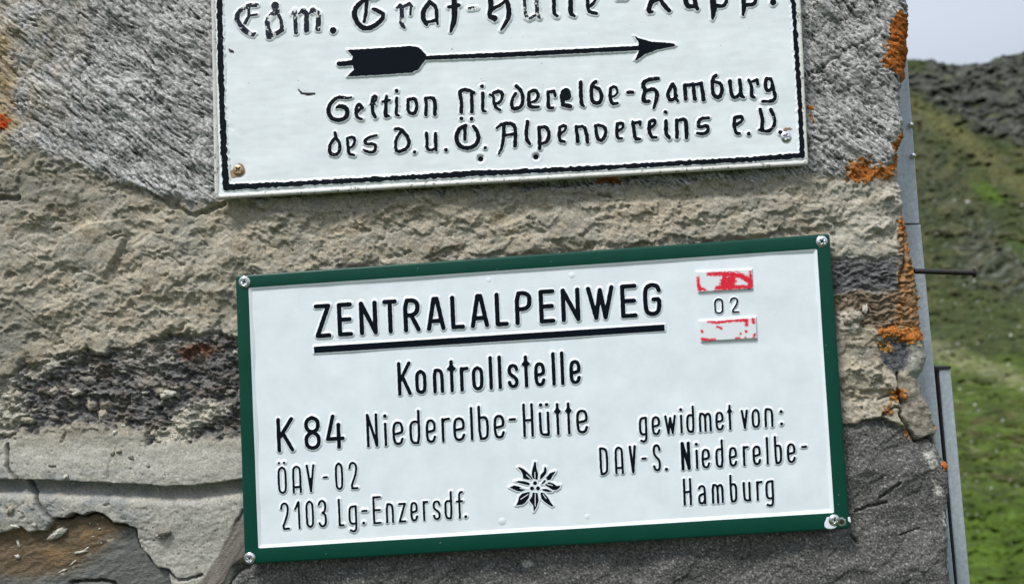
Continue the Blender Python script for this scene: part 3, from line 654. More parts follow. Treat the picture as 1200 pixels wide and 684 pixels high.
def plate_prof(sd, u, v):
    h = gn(u/70, v/40, 31)*.55 + gn(u/22, v/7, 32)*.10 + gn(u/9, v/9, 33)*.05
    for x, y, r in holes:
        d = np.hypot(u-x, v-y); h = h + .7*np.exp(-((d-r-1.6)/1.5)**2) - 3.0*ss(r+.6, r-.8, d)
    for (x, y) in ((279, 200), (921, 160)): h = h - 1.2*np.exp(-(np.hypot(u-x, v-y)/7)**2)
    for a_, b_, l_, g_ in ((348, 106, 16, .3), (268, 148, 5, .5), (560, 100, 8, -.3)): h = h-.8*np.exp(-(seg_sd(u, v, [(a_, b_), (a_+l_*.6, b_+l_*g_*.6), (a_+l_, b_+l_*g_*1.1)], 0)/1.0)**2)
    return h
relief('plate', (250, -140, 946, 232), 2.2, plate_sdf, plate_prof, HU, [M['old_white']], up, 0.0, ())
for x, y, r in holes:
    n = 16; lp = []
    for rr_, h in ((r+.3, HU-.6), (r-.3, HU-4), (.3, HU-5)):
        lp.append((np.array([(x+rr_*math.cos(2*math.pi*j/n), y+rr_*math.sin(2*math.pi*j/n)) for j in range(n)]), h))
    loops('screw_hole', lp, [M['hole']], up, h0=HU)
WB = ('old_black', 'old_white'); WW = ('worn_black', 'old_white')
def conv(org, sc, strokes): return [[(org[0]+p[0]/sc, org[1]+p[1]/sc, p[2]/sc) for p in s] for s in strokes]
C1, C2, C3, C4 = ((265, 0), 6.667), ((400, 0), 6.667), ((560, 0), 6.667), ((740, 0), 5.4545)
C5, C6, C7 = ((370, 95), 6.316), ((530, 90), 5.714), ((720, 80), 5.217)
BL = [
 (C1, 2, [[(245,45,14),(175,45,16),(115,85,17),(80,135,18),(105,195,20),(150,245,22),(205,282,16),(225,265,10)],[(178,60,13),(180,130,11),(150,185,12)],[(180,125,9),(240,118,9)]]),
 (C1, 2, [[(385,50,30),(400,95,20)],[(390,95,18),(325,155,20),(325,215,18),(340,285,27)],[(345,280,20),(400,265,18),(440,235,16)],[(400,100,13),(430,160,13),(440,225,16)]]),
 (C1, 2, [[(540,85,13),(543,180,15),(548,262,14)],[(515,112,7),(540,85,9)],[(605,90,21),(630,115,18),(630,240,20)],[(570,112,7),(600,85,10)],[(680,85,21),(725,112,18),(720,230,20)],[(650,112,7),(680,82,10)]]),
 (C1, 1, [[(838,242,24)]]),
 (C2, 1, [[(185,0,16),(115,60,18),(100,120,20),(125,180,20),(160,220,20),(215,228,18),(290,190,18),(340,125,16),(290,90,16),(250,75,12)],[(200,20,14),(195,100,14),(180,175,10)],[(185,0,14),(260,-12,16),(290,-25,10)]]),
 (C2, 2, [[(435,65,9),(470,40,16),(475,130,17),(470,195,17),(495,222,10)],[(480,60,10),(530,35,16),(555,55,8)],[(545,60,8),(540,120,8)]]),
 (C2, 1, [[(690,22,18),(640,90,18),(640,150,18),(665,195,14)],[(690,20,16),(745,60,14),(745,150,14),(752,190,10)],[(665,180,12),(730,165,12)]]),
 (C2, 1, [[(905,-60,16),(880,-20,20),(885,60,22),(885,160,22),(855,250,10)],[(838,60,12),(920,45,14)]]),
 (C2, 2, [[(1000,72,13),(1060,68,13)]]),
 (C3, 1, [[(200,-90,12),(110,-80,16),(95,-30,20),(105,60,20),(85,130,16),(130,150,24)],[(110,80,14),(190,35,12),(225,0,12),(240,60,20),(245,130,18),(215,190,14),(182,240,7)]]),
 (C3, 2, [[(365,-55,12),(365,50,12),(375,130,14),(400,150,10)],[(455,-55,16),(460,60,16),(470,130,14),(485,145,8)],[(400,150,10),(450,125,10)],[(385,-105,14)],[(450,-105,14)]]),
 (C3, 1, [[(590,-90,14),(595,60,14),(595,110,14),(620,130,10)],[(560,-55,10),(630,-60,10)]]),
 (C3, 1, [[(725,-90,18),(725,60,18),(725,110,18),(755,130,10)],[(690,-55,10),(765,-60,10)]]),
 (C3, 1, [[(855,-50,14),(858,70,13),(870,100,12),(925,110,12)],[(855,-50,10),(910,-60,12),(930,-15,10),(900,35,12),(870,58,10)]]),
 (C3, 1, [[(1090,-4,11),(1160,-9,11)]]),
 (C4, 1, [[(110,-85,12),(160,-85,14),(130,-40,14),(125,20,14),(105,80,14),(135,80,8)],[(160,-85,12),(215,-60,12),(210,-25,10),(180,-5,10),(130,20,9)],[(180,-5,10),(210,40,14),(240,72,12)]]),
 (C4, 1, [[(345,-45,12),(345,15,16),(360,45,16),(400,45,12)],[(400,-45,12),(405,20,14),(420,60,12)]]),
 (C4, 1, [[(515,-45,16),(525,60,20),(518,122,8)],[(540,40,12),(590,45,12),(610,5,10),(595,-40,10),(530,-45,8)]]),
 (C4, 1, [[(710,-50,14),(718,60,14),(712,98,8)],[(725,35,12),(780,35,12),(797,0,10),(785,-45,10),(720,-50,8)]]),
 (C4, 1, [[(905,18,20)]]),
 (C5, 0, [[(265,125,7),(215,128,11),(165,120,12),(115,160,14),(92,220,15),(112,275,15),(160,295,15),(220,280,15),(240,240,15),(225,200,16),(185,188,18),(155,198,8)]]),
 (C5, 0, [[(345,200,13),(322,170,11),(300,200,12),(300,260,12),(320,280,12),(345,285,8)],[(345,195,11),(308,238,8)]]),
 (C5, 0, [[(450,120,9),(430,112,12),(418,150,12),(424,240,13),(442,270,12)],[(452,120,8),(445,148,8),(425,165,8)],[(405,175,7),(440,172,7)]]),
 (C5, 0, [[(525,115,11),(520,190,13),(517,262,14),(540,262,10)],[(495,155,9),(545,145,10)]]),
 (C5, 0, [[(600,130,11),(600,210,11),(595,245,12),(615,258,10)],[(600,75,13)]]),
 (C5, 0, [[(685,142,12),(730,127,12),(752,170,12),(742,235,12),(715,246,12),(683,230,12),(685,142,12)]]),
 (C5, 0, [[(815,130,11),(820,190,12),(815,248,14)],[(815,130,10),(865,125,14),(885,150,13),(882,250,13)]]),
 (C6, 0, [[(60,240,13),(65,180,11),(52,120,12),(50,95,11),(100,88,12),(145,110,10)],[(130,112,11),(132,180,11),(132,235,13)]]),
 (C6, 1, [[(205,115,12),(205,170,10),(205,230,11),(222,232,8)],[(200,67,13)]]),
 (C6, 0, [[(252,122,8),(277,130,10),(282,200,10),(318,225,9)],[(278,110,10),(320,95,12),(340,130,10),(320,175,9),(285,185,8)]]),
 (C6, 0, [[(430,65,12),(465,100,12),(475,150,12),(465,200,12),(420,220,12),(398,210,12),(400,150,11),(425,115,10)]]),
 (C6, 0, [[(515,105,10),(510,170,13),(520,205,13),(575,205,10)],[(515,105,10),(555,90,12),(580,125,10),(565,160,9),(525,175,8)]]),
 (C6, 0, [[(640,105,10),(645,160,11),(640,210,13),(675,210,9)],[(640,105,9),(680,100,11),(690,130,9)]]),
 (C6, 0, [[(760,110,32),(765,130,32)],[(735,130,14),(740,190,13),(790,200,13)]]),
 (C6, 0, [[(860,40,13),(860,110,12),(865,185,13),(880,200,8)]]),
 (C6, 0, [[(960,35,12),(935,55,12),(930,110,12),(935,170,12),(980,185,12),(1005,140,12),(985,85,12),(950,70,10)]]),
 (C6, 1, [[(1060,80,10),(1055,140,11),(1070,185,11),(1105,180,9)],[(1060,80,9),(1090,65,9),(1110,100,7),(1090,130,8),(1065,140,7)]]),
 (C6, 0, [[(1175,108,11),(1207,106,11)]]),
 (C7, 0, [[(265,65,11),(190,75,12),(170,110,12),(190,135,10),(175,180,12),(180,205,12),(210,205,10)],[(185,145,10),(235,125,11),(262,150,12),(255,200,11),(240,245,7)]]),
 (C7, 0, [[(355,100,11),(325,150,11),(330,190,11),(355,200,10),(380,170,8)],[(355,100,10),(370,120,10),(372,180,10),(387,205,8)]]),
 (C7, 0, [[(430,105,11),(435,190,12)],[(435,110,9),(480,100,11),(490,190,12)],[(485,105,9),(530,95,11),(545,195,12)]]),
 (C7, 0, [[(620,45,9),(600,65,11),(597,120,10),(605,170,11),(640,185,11),(660,140,11),(650,95,10),(610,85,8)]]),
 (C7, 0, [[(705,80,11),(715,170,11),(740,185,10),(775,150,8)],[(765,75,11),(775,170,11),(790,180,8)]]),
 (C7, 0, [[(820,75,9),(840,120,11),(835,170,11),(855,182,8)],[(840,85,8),(870,75,11),(875,100,8)]]),
 (C7, 0, [[(925,75,11),(920,115,10),(935,145,10),(965,125,9),(960,70,10),(930,65,9)],[(965,100,10),(975,150,11),(985,185,10),(960,205,10),(905,205,8)]]),
 (C5, 0, [[(145,385,11),(150,420,11),(180,460,12),(180,520,12),(150,550,12),(105,540,12),(105,470,12),(140,430,10)]]),
 (C5, 0, [[(235,425,9),(240,480,11),(245,540,12),(285,550,9)],[(235,425,9),(280,415,11),(295,450,10),(270,490,9),(245,500,8)]]),
 (C5, 0, [[(450,405,9),(400,415,10),(365,440,11),(370,470,10),(435,465,10),(448,500,11),(430,530,11),(380,525,10),(355,510,7)]]),
 (C5, 0, [[(590,355,10),(625,355,13),(670,400,13),(695,450,13),(680,500,13),(620,525,12),(590,515,11),(595,430,11),(630,380,10)]]),
 (C5, 0, [[(732,528,13)]]),
 (C5, 0, [[(820,390,12),(825,450,11),(822,500,12),(850,515,11),(885,500,9)],[(888,390,12),(888,450,12),(893,515,10)]]),
 (C5, 0, [[(965,512,14)]]),
 (C6, 0, [[(90,330,12),(50,345,13),(25,400,14),(40,460,14),(90,482,14),(150,470,14),(180,420,13),(165,360,13),(142,335,10)],[(85,340,12),(85,420,10)],[(62,283,12)],[(130,283,13)]]),
 (C6, 0, [[(220,477,11)]]),
 (C6, 0, [[(300,345,9),(335,315,11),(410,315,12),(425,360,12),(420,465,12)],[(345,330,12),(345,400,11),(335,470,10),(312,518,7)],[(345,395,9),(415,385,9)]]),
 (C6, 0, [[(505,305,12),(495,370,12),(500,430,12),(520,452,10)]]),
 (C6, 0, [[(580,340,11),(585,400,12),(585,482,12)],[(580,345,9),(630,335,12),(650,380,12),(640,435,12),(595,450,10)]]),
 (C6, 0, [[(720,340,10),(715,390,11),(720,430,11),(750,437,9)],[(720,340,10),(755,325,10),(762,355,9),(725,385,8)]]),
 (C6, 0, [[(830,335,11),(840,435,12)],[(830,340,9),(880,330,11),(900,380,12),(905,440,11)]]),
 (C6, 0, [[(960,330,11),(970,420,12),(1005,430,11),(1030,380,11),(1020,335,11),(970,325,9)]]),
 (C6, 0, [[(1105,315,10),(1100,370,11),(1105,415,11),(1135,415,8)],[(1105,315,9),(1140,310,10),(1145,345,9),(1110,365,8)]]),
 (C7, 0, [[(110,330,9),(120,375,11),(125,435,11),(155,435,8)],[(110,340,9),(155,330,10),(158,350,7)]]),
 (C7, 0, [[(215,330,10),(210,380,11),(225,425,10),(255,425,8)],[(215,330,9),(245,315,9),(250,345,8),(220,365,8)]]),
 (C7, 0, [[(315,325,11),(315,400,11),(335,428,9)],[(312,270,11)]]),
 (C7, 0, [[(380,320,10),(382,425,12)],[(382,325,9),(430,310,11),(440,350,12),(440,425,11)]]),
 (C7, 0, [[(575,305,8),(525,310,10),(510,340,10),(515,365,10),(565,350,9),(575,380,10),(550,405,10),(505,400,8)]]),
 (C7, 0, [[(735,305,10),(730,360,11),(745,400,10),(765,402,8)],[(735,305,10),(775,295,11),(785,320,8),(740,350,8)]]),
 (C7, 0, [[(820,402,11)]]),
 (C7, 0, [[(890,255,11),(905,320,10),(900,380,12)],[(955,255,11),(980,310,10),(975,360,10),(940,390,10),(885,380,8)]]),
 (C7, 0, [[(1012,393,12)]]),
]
def smooth3(p):
    if len(p) < 4: return [(x, y, r+1.4) for x, y, r in p]
    q = [p[0]]; P_ = [np.array(a) for a in p]
    for i in range(1, len(p)-1): q += [tuple(P_[i]*.75+P_[i-1]*.25), tuple(P_[i]*.75+P_[i+1]*.25)]
    q.append(p[-1]); return [(x, y, r+1.4) for x, y, r in q]
for k, (cr_, wr, st_) in enumerate(BL):
    mts = [M[('black_w0' if False else ('old_black', 'old_black', 'worn_black')[wr])], M['old_white']]
    letter(conv(cr_[0], cr_[1], [smooth3(q_) for q_ in st_]), up, HU, 1.15, 2.5 if wr == 0 else 3.2, mts, .5, seed=k, cell=.62 if wr == 0 else .7)
# feathered arrow
arrow = [('poly', [(406.7,59),(444,57),(482,54.4),(491,56),(499.6,65),(499.6,70),(490,82.5),(482,86),(444,88.5),(406.7,90.5),(414.7,82.5),(412.6,72),(413.7,66.7)]), [(398,75.5,3.1),(415,74,3.1)],
         [(499,68.6,2.6),(545,66.6,2.7),(590,65,3),(680,60.5,2.8),(752,56.8,2.8)], ('poly', [(742.7,42.2),(749,45.8),(763.8,49.5),(789.5,51.3),(792,53.7),(789.5,55.5),(771,58.7),(756.5,64),(745.5,71.9),(743.7,70.6),(747.3,64),(748.8,58.7),(748.2,53),(747.3,48.6)])]
letter(arrow, up, HU, 1.5, 2.8, [M['black'], M['old_white']], .5, name='arrow', cell=.9)
# hand painted border line, left, bottom, right
border = [[(254,-100,3.2),(257,-40,3.2),(258,20,3.4),(259,80,3.6),(260.5,120,3.2),(262,160,3.8),(264,200,3.8),(265.5,219.5,3.8),(300,218,3.2),(400,212.5,3.0),(500,207,3.0),(555,203.5,3.6),(600,201.8,3.0),(700,197,3),(800,191.5,2.8),(880,187,3),(940,182.3,3.2),(938.5,150,2.9),(936,105,2.8),(932.5,52,2.8),(931,25,2.2),(929,0,3),(924,-135,3)]]
letter(border, up, HU, 1.3, 2.6, [M['old_black'], M['old_white']], 1.3, name='border_line', cell=1.25)

# ================= lower sign: green framed enamel
gs = thing('trail_sign', tuple(P(635, 470, -.008)), 'white enamel trail sign in a dark green frame, text headed ZENTRALALPENWEG', 'sign')
IN = [(291.5, 337.5), (957, 292), (977, 600), (303, 641.5)]
HG = 16.0; HP = 13.8
def qo(d, r): return rquad(SG, d, r)
def qi(d, r): return rquad(IN, d, r)
loops('frame', [(qo(0, 3.5), 9.5), (qo(-.5, 3.5), 12), (qo(0, 3.5), HG-.7), (qo(1.0, 3), HG), (qo(3, 3), HG+.35), (qi(-3, 2.5), HG+.35), (qi(-.4, 2), HG)], [M['green']], gs, h0=HG, wav=.5)
loops('panel_lip', [(qi(-.45, 2), HG-.1), (qi(.8, 2), HG-.4), (qi(3.0, 2), HP+.2), (qi(3.9, 2), HP-.1)], [M['white']], gs, h0=HG, wav=.5)
dimp = [(573, 328), (670, 322.5), (588, 610), (688, 605)]
pin = [tuple(p) for p in rquad(IN, 2.8, .1, 1, 1)]
relief('panel', (292, 292, 978, 642), 3.0, lambda a, b: poly_sd(a, b, pin),
       lambda sd, u, v: gn(u/90, v/60, 41)*.5 + gn(u/35, v/30, 42)*.12, HP, [M['white']], gs, 0.0, ())
for x, y in dimp:
    relief('dimple', (x-5, y-5, x+5, y+5), .6, lambda a, b: np.hypot(a-x, b-y)-4.5, lambda sd, u, v: .55*ss(0, -3.2, sd)-.12, HP+.15, [M['white']], gs, 0.0, ())

G = {  # centre lines in a unit box, y up; 1 = cap height, x height .70
 'Z': [[(0,1),(1,1),(.05,0),(1,0)]], 'E': [[(1,1),(0,1),(0,0),(1,0)],[(0,.5),(.92,.5)]], 'N': [[(0,0),(0,1),(1,0),(1,1)]], 'T': [[(0,1),(1,1)],[(.5,1),(.5,0)]],
 'R': [[(0,0),(0,1),(.6,1),(.9,.93),(1,.78),(.92,.6),(.6,.5),(0,.5)],[(.45,.5),(1,0)]], 'A': [[(0,0),(.4,1),(.6,1),(1,0)],[(.14,.25),(.86,.25)]],
 'L': [[(0,1),(0,0),(1,0)]], 'P': [[(0,0),(0,1),(.6,1),(.92,.92),(1,.75),(.92,.55),(.6,.46),(0,.46)]], 'W': [[(0,1),(.3,0),(.5,.93),(.7,0),(1,1)]],
 'G': [[(1,.8),(.88,.95),(.5,1),(.12,.93),(0,.75),(0,.25),(.12,.06),(.5,0),(.88,.06),(1,.25),(1,.5),(.6,.5)]],
 'K': [[(0,1),(0,0)],[(1,1),(.12,.45)],[(.3,.57),(1,0)]], 'o': [[(.5,.7),(.12,.64),(0,.52),(0,.18),(.12,.05),(.5,0),(.88,.05),(1,.18),(1,.52),(.88,.64),(.5,.7)]],
 'n': [[(0,0),(0,.7),(.6,.7),(.9,.64),(1,.5),(1,0)]], 't': [[(.5,.95),(.5,0)],[(0,.72),(1,.72)],[(.28,.76),(.5,.84)],[(.28,.68),(.72,.68)],[(.5,.84),(.72,.76)]],
 'r': [[(0,0),(0,.7)],[(0,.6),(.35,.69),(1,.7)]], 'l': [[(0,1),(0,0)]], 's': [[(1,.56),(.85,.67),(.5,.7),(.12,.66),(0,.52),(.15,.4),(.85,.28),(1,.16),(.88,.04),(.5,0),(.12,.04),(0,.15)]],
 'e': [[(0,.32),(.9,.36),(1,.42),(1,.54),(.85,.66),(.5,.7),(.15,.66),(0,.52),(0,.17),(.15,.04),(.5,0),(.85,.04),(1,.16)]],
 'i': [[(0,.68),(0,0)],[(0,.93)]], 'd': [[(1,1.02),(1,0),(.4,0),(.1,.06),(0,.2),(0,.5),(.1,.63),(.4,.69),(1,.66)]],
 'b': [[(0,1.02),(0,0),(.6,0),(.9,.06),(1,.2),(1,.5),(.9,.63),(.6,.69),(0,.66)]], '-': [[(0,.5),(1,.5)]],
 'H': [[(0,1),(0,0)],[(1,1),(1,0)],[(0,.5),(1,.5)]], 'u': [[(0,.7),(0,.18),(.12,.04),(.45,0),(1,0)],[(1,.7),(1,0)]],
 '8': [[(.5,1),(.14,.93),(.02,.77),(.14,.6),(.5,.53),(.86,.6),(.98,.77),(.86,.93),(.5,1)],[(.5,.53),(.1,.43),(0,.26),(.1,.07),(.5,0),(.9,.07),(1,.26),(.9,.43),(.5,.53)]],
 '4': [[(.40,1),(.03,.27),(1,.27)],[(.74,.72),(.74,0)]],
 'V': [[(0,1),(.5,0),(1,1)],[(.34,.5),(.5,.12),(.66,.5)]], 'O': [[(.5,1),(.12,.93),(0,.78),(0,.22),(.12,.07),(.5,0),(.88,.07),(1,.22),(1,.78),(.88,.93),(.5,1)]],
 'a_': [[(0,0),(0,.8),(.12,.94),(.5,1),(.88,.94),(1,.8),(1,0)],[(0,.2),(1,.2)]],
 '2': [[(0,.78),(.1,.93),(.45,1),(.85,.93),(.95,.76),(.8,.5),(.05,0),(1,0)]], '1': [[(0,.74),(.9,1),(1,1),(1,0)]], '3': [[(0,.85),(.2,.98),(.6,1),(.92,.9),(.98,.74),(.85,.57),(.4,.53),(.85,.49),(1,.3),(.95,.1),(.6,0),(.2,.02),(0,.14)]],
 '.': [[(0,.03)]], 'g': [[(1,.7),(.4,.7),(.1,.64),(0,.5),(0,.2),(.1,.08),(.4,.02),(1,.04)],[(1,.7),(1,-.12),(.85,-.24),(.5,-.27),(.1,-.22)]],
 'z': [[(0,.68),(1,.68),(0,0),(1,0)]], 'f': [[(1,1),(.6,.98),(.45,.85),(.45,0)],[(0,.64),(1,.64)]],
 'w': [[(0,.7),(.28,0),(.5,.62),(.72,0),(1,.7)],[(.3,.3),(.4,.25)],[(.6,.25),(.7,.3)]], 'm': [[(0,0),(0,.7),(.3,.7),(.46,.62),(.5,.5),(.5,0)],[(.5,.5),(.56,.64),(.8,.7),(.96,.62),(1,.5),(1,0)]],
 'v': [[(0,.7),(.5,0),(1,.7)],[(.35,.32),(.5,.1),(.65,.32)]], 'D': [[(0,1),(0,0),(.4,0),(.85,.06),(1,.22),(1,.78),(.85,.94),(.4,1),(0,1)]],
 'S': [[(1,.8),(.88,.94),(.5,1),(.12,.94),(0,.8),(.08,.62),(.9,.4),(1,.22),(.88,.06),(.5,0),(.12,.06),(0,.18)]],
 'a': [[(.05,.6),(.3,.68),(.6,.7),(.9,.64),(1,.5),(1,0)],[(1,.38),(.4,.36),(.08,.3),(0,.17),(.1,.04),(.45,0),(.8,.04),(1,.15)]], ':': [[(0,.06)],[(0,.56)]],
}
def smooth_path(p, n=4):
    """round the polyline a little (Chaikin on its inner points) where it draws a bowl"""
    q = [p[0]]
    for i in range(1, len(p)-1):
        a, b, c = map(np.array, (p[i-1], p[i], p[i+1])); d1 = (b-a); d2 = (c-b)
        q += [tuple(b-d1*.25), tuple(b+d2*.25)]
    q.append(p[-1]); return q
BOWL = set('RPGoneu8OSs2301dbagmf'.replace('n', 'n')) | {'a_', 'D', 'r', '3'}
def line(org, sc, b0, b1, cap, sw, items, lean=.042, top=1.0, hal=2.6):
    """items: (char, x0, x1[, opts]) in crop px at the baseline; b0,b1 baseline points (outer bottom)"""
    p0 = np.array([org[0]+b0[0]/sc, org[1]+b0[1]/sc]); p1 = np.array([org[0]+b1[0]/sc, org[1]+b1[1]/sc]); r = sw/2
    slope = (p1[1]-p0[1])/(p1[0]-p0[0])
    for k, it in enumerate(items):
        ch, xa, xb = it[:3]; op = it[3] if len(it) > 3 else {}
        x0 = org[0]+xa/sc+r; x1 = org[0]+xb/sc-r
        if xa == xb: x0 = x1 = org[0]+xa/sc
        rr_ = r*op.get('k', 1)
        def mp_(x, y):
            u = x0+(x1-x0)*x; v = p0[1]+(u-p0[0])*slope - r; yy = y*(cap-2*r) + op.get('dy', 0)
            return (u-lean*yy, v-yy, rr_)
        st_ = []
        for s in G[ch]:
            q = smooth_path(s) if (ch in BOWL and len(s) > 3) else s
            if ch in '.:' or len(q) == 1: st_.append([tuple((*mp_(*q[0])[:2], rr_*1.35))])
            else: st_.append([mp_(*p) for p in q])
        if op.get('uml'):
            y = op['uml']
            for f_ in (.12, .88): m_ = mp_(f_, y); st_.append([(m_[0], m_[1], op.get('ur', rr_*1.2))])
        letter(st_, gs, HP, top, hal, [M['black'], M['white']], .22, seed=k, cell=.55)
o1 = (350, 320); s1 = 5.4545; sh = lambda x: (x/5.217+560-350)*s1      # second crop to first crop coordinates
line(o1, s1, (150, 414), (sh(1065), (320+265/5.217-320)*s1+0), 39.8, 5.3,
     [('Z',105,212),('E',252,350),('N',392,508),('T',543,636),('R',673,782),('A',820,940),('L',975,1065),('A',1100,sh(70)),('L',sh(108),sh(190)),('P',sh(230),sh(336)),('E',sh(377),sh(475)),('N',sh(512),sh(628)),('W',sh(667),sh(837)),('E',sh(875),sh(977)),('G',sh(1013),sh(1125))])
u0_, v0_ = 350+98/s1, 320+490/s1; u1_, v1_ = 560+1140/5.217, 320+333/5.217
letter([('poly', [(u0_, v0_-3.9), (u1_, v1_-3.9), (u1_+.4, v1_+3.9), (u0_+.4, v0_+3.9)])], gs, HP, 1.1, 2.8, [M['black'], M['white']], .1, name='underline', cell=.8)
line((450, 400), 4.8, (115, 303), (1045, 243), 39.8, 4.3,
     [('K',80,158),('o',178,243),('n',278,340),('t',359,410),('r',430,482),('o',497,563),('l',604,604),('l',655,655),('s',697,760),('t',779,826),('e',847,910),('l',957,957),('l',1006,1006),('e',1045,1109)])
line((310, 470), 6, (110, 358), (540, 331), 40.6, 4.6, [('K',92,212),('8',282,402),('4',432,568)])
line((310, 470), 6, (760, 321), (1095, 299), 39.6, 3.2, [('N',722,802,{'k':1.05}),('i',855,855),('e',903,982),('d',1022,1100),('e',1137,1210)])
line((500, 465), 6, (120, 318), (1095, 257), 39.8, 3.3, [('r',108,172),('e',190,274),('l',321,321),('b',365,442),('e',474,552),('-',580,634,{'dy':2}),('H',680,756),('u',793,868,{'uml':.96,'ur':2.2}),('t',901,950),('t',978,1027),('e',1054,1137)])
line((310, 530), 4.8, (100, 234), (500, 206), 33.0, 2.7, [('O',78,130,{'uml':1.17,'ur':1.6}),('a_',160,212),('V',238,288),('-',330,362),('O',400,447),('2',477,530)])
line((310, 530), 4.8, (118, 433), (1100, 371), 32.8, 2.7, [('2',93,146),('1',172,205),('O',235,283),('3',305,355),('L',418,452),('g',475,524),('.',559,559),('-',548,584),('E',612,661),('n',685,731),('z',755,800),('e',822,866),('r',893,926),('s',948,994),('d',1014,1060),('f',1080,1122),('.',1132,1132)])
line((690, 465), 4.444, (350, 199), (940, 157), 31.5, 2.9, [('g',262,306),('e',328,374),('w',395,457),('i',483,483),('d',508,552),('m',574,641),('e',660,704),('t',722,750),('v',793,832),('o',848,893),('n',915,962),(':',1003,1003)])
line((690, 500), 4.444, (75, 250), (1055, 188), 32.8, 2.9, [('D',58,104),('a_',137,183),('V',212,250,{'k':1.1}),('-',275,305),('S',335,378),('.',404,404),('N',484,529,{'k':1.35}),('i',564,564),('e',588,633),('d',660,703),('e',730,774),('r',803,836),('e',853,898),('l',931,931),('b',967,1008),('e',1032,1078),('-',1107,1139,{'dy':2})])
line((690, 500), 4.444, (515, 408), (940, 380), 32.3, 2.9, [('H',493,538),('a',568,612),('m',641,704),('b',735,775),('u',803,845),('r',873,908),('g',920,965)])
line((800, 300), 6.22, (255, 423), (380, 413), 18.8, 2.1, [('O',230,298),('2',345,410)], top=1.2, hal=1.6)
# edelweiss
ed = [[(385,140),(368,200),(362,245),(375,275),(410,285),(415,240),(400,180),(399,145)],[(250,185),(275,210),(290,240),(295,275),(330,285),(374,280),(358,255),(330,225),(295,195),(265,182)],
 [(465,180),(460,215),(435,245),(425,285),(450,270),(480,235),(485,210),(478,182)],[(555,215),(510,230),(490,255),(475,265),(490,290),(515,285),(530,255),(550,230)],[(438,318),(465,285),(480,290),(468,308),(447,322)],
 [(465,325),(500,303),(535,312),(565,335),(592,328),(587,350),(560,368),(530,365),(500,345)],[(445,358),(480,357),(520,371),(530,380),(490,382),(455,373)],
 [(432,385),(462,390),(490,420),(510,455),(538,495),(525,500),(500,485),(470,465),(440,435)],[(370,385),(412,390),(419,450),(405,500),(380,542),(375,490),(350,460),(345,445),(365,415)],
 [(350,380),(340,430),(310,470),(285,485),(236,490),(252,460),(262,420),(285,395),(320,385)],[(185,345),(220,330),(255,335),(290,350),(332,360),(300,370),(280,380),(240,372),(210,357)],[(226,300),(260,293),(310,297),(346,310),(346,330),(310,322),(270,312)]]
vein = [[(388,225),(390,270)],[(320,245),(355,275)],[(455,400),(480,435)],[(391,395),(391,495)],[(335,400),(275,440)],[(270,352),(320,360)],[(530,330),(485,318)]]
esd = [('poly', [(570+x/6.842, 520+y/6.842) for x, y in p]) for p in ed]
esd += [[(570+x/6.842, 520+y/6.842, 2.4)] for x, y in ((390, 311), (366, 353), (414, 353))]
vsd = [[(570+x/6.842, 520+y/6.842, .45) for x, y in p] for p in vein]
fe = strokes_sdf(esd, .15); fv = strokes_sdf(vsd, .1)
relief('edelweiss_emblem', bb(esd, 4.5), .5, lambda a, b: np.maximum(fe(a, b), -fv(a, b)), lambda sd, u, v: 1.05*ss(2.8, .8, sd)-.25*ss(2.2, 3, sd)+.0, HP, [M['black'], M['white']], gs, 3.0, (0.0,))
# raised marker blocks with worn red paint
def block(cs, redf):
    pl = [(800+x/6.22, 300+y/6.22) for x, y in cs]
    f_ = lambda a, b: poly_sd(a, b, pl)
    def cf(u, v):
        x = (u-800)*6.22; y = (v-300)*6.22; r_ = redf(x, y); return np.stack([r_, r_*0, r_*0], 1)
    xs = [p[0] for p in pl]; ys = [p[1] for p in pl]
    relief('marker_block', (min(xs)-1, min(ys)-1, max(xs)+1, max(ys)+1), .35, f_, lambda sd, u, v: 2.8*ss(0, -2.8, sd)-.15, HP, [M['red']], gs, 0.0, (), colf=cf)
def strk(x, y, pts, wn=8):
    return seg_sd(x+gn(x/16, y/16, 201)*wn*1.6, y+gn(x/16, y/16, 202)*wn, pts)
def red1(x, y):
    d = np.minimum.reduce([strk(x, y, [(180,133,3),(250,130,6),(320,132,9),(380,135,12),(430,150,14),(490,185,14),(490,215,12),(480,228,10)]), strk(x, y, [(360,135,12),(350,180,30),(335,215,24),(260,232,9)]),
        strk(x, y, [(120,243,6),(160,246,2)]), strk(x, y, [(122,240,10),(110,200,2),(110,160,2)], 2), strk(x, y, [(240,238,6),(360,228,7),(470,225,5)]), strk(x, y, [(490,120,3),(492,210,5)], 3), strk(x, y, [(300,165,16),(290,200,14)])])
    thin = fbm(x/28, y/16, 3, 205); return np.clip(.5-(d-9)/26-.55*ss(.15, .6, thin), 0, 1)
def red2(x, y):
    d = np.minimum.reduce([strk(x, y, [(180,478,3),(240,484,5),(340,474,4),(420,468,5),(460,466,9),(462,500,9)], 5), strk(x, y, [(508,462,8),(512,482,9)], 3), strk(x, y, [(250,515,4),(280,527,4)], 3), strk(x, y, [(140,604,7),(190,610,3),(235,606,2)], 3),
        strk(x, y, [(137,545,4),(139,553,4)], 2), strk(x, y, [(515,590,3),(522,572,5)], 3), strk(x, y, [(460,550,5)], 4), strk(x, y, [(385,598,2.5),(408,596,2.5)], 2), strk(x, y, [(418,566,4)], 3), strk(x, y, [(455,594,2.5)], 2)])
    return np.clip(.5-(d-5)/22-.35*ss(.2, .6, fbm(x/24, y/14, 3, 206)), 0, 1)
block([(84,102),(515,82),(521,250),(104,276)], red1)
block([(106,462),(543,430),(549,610),(126,634)], red2)

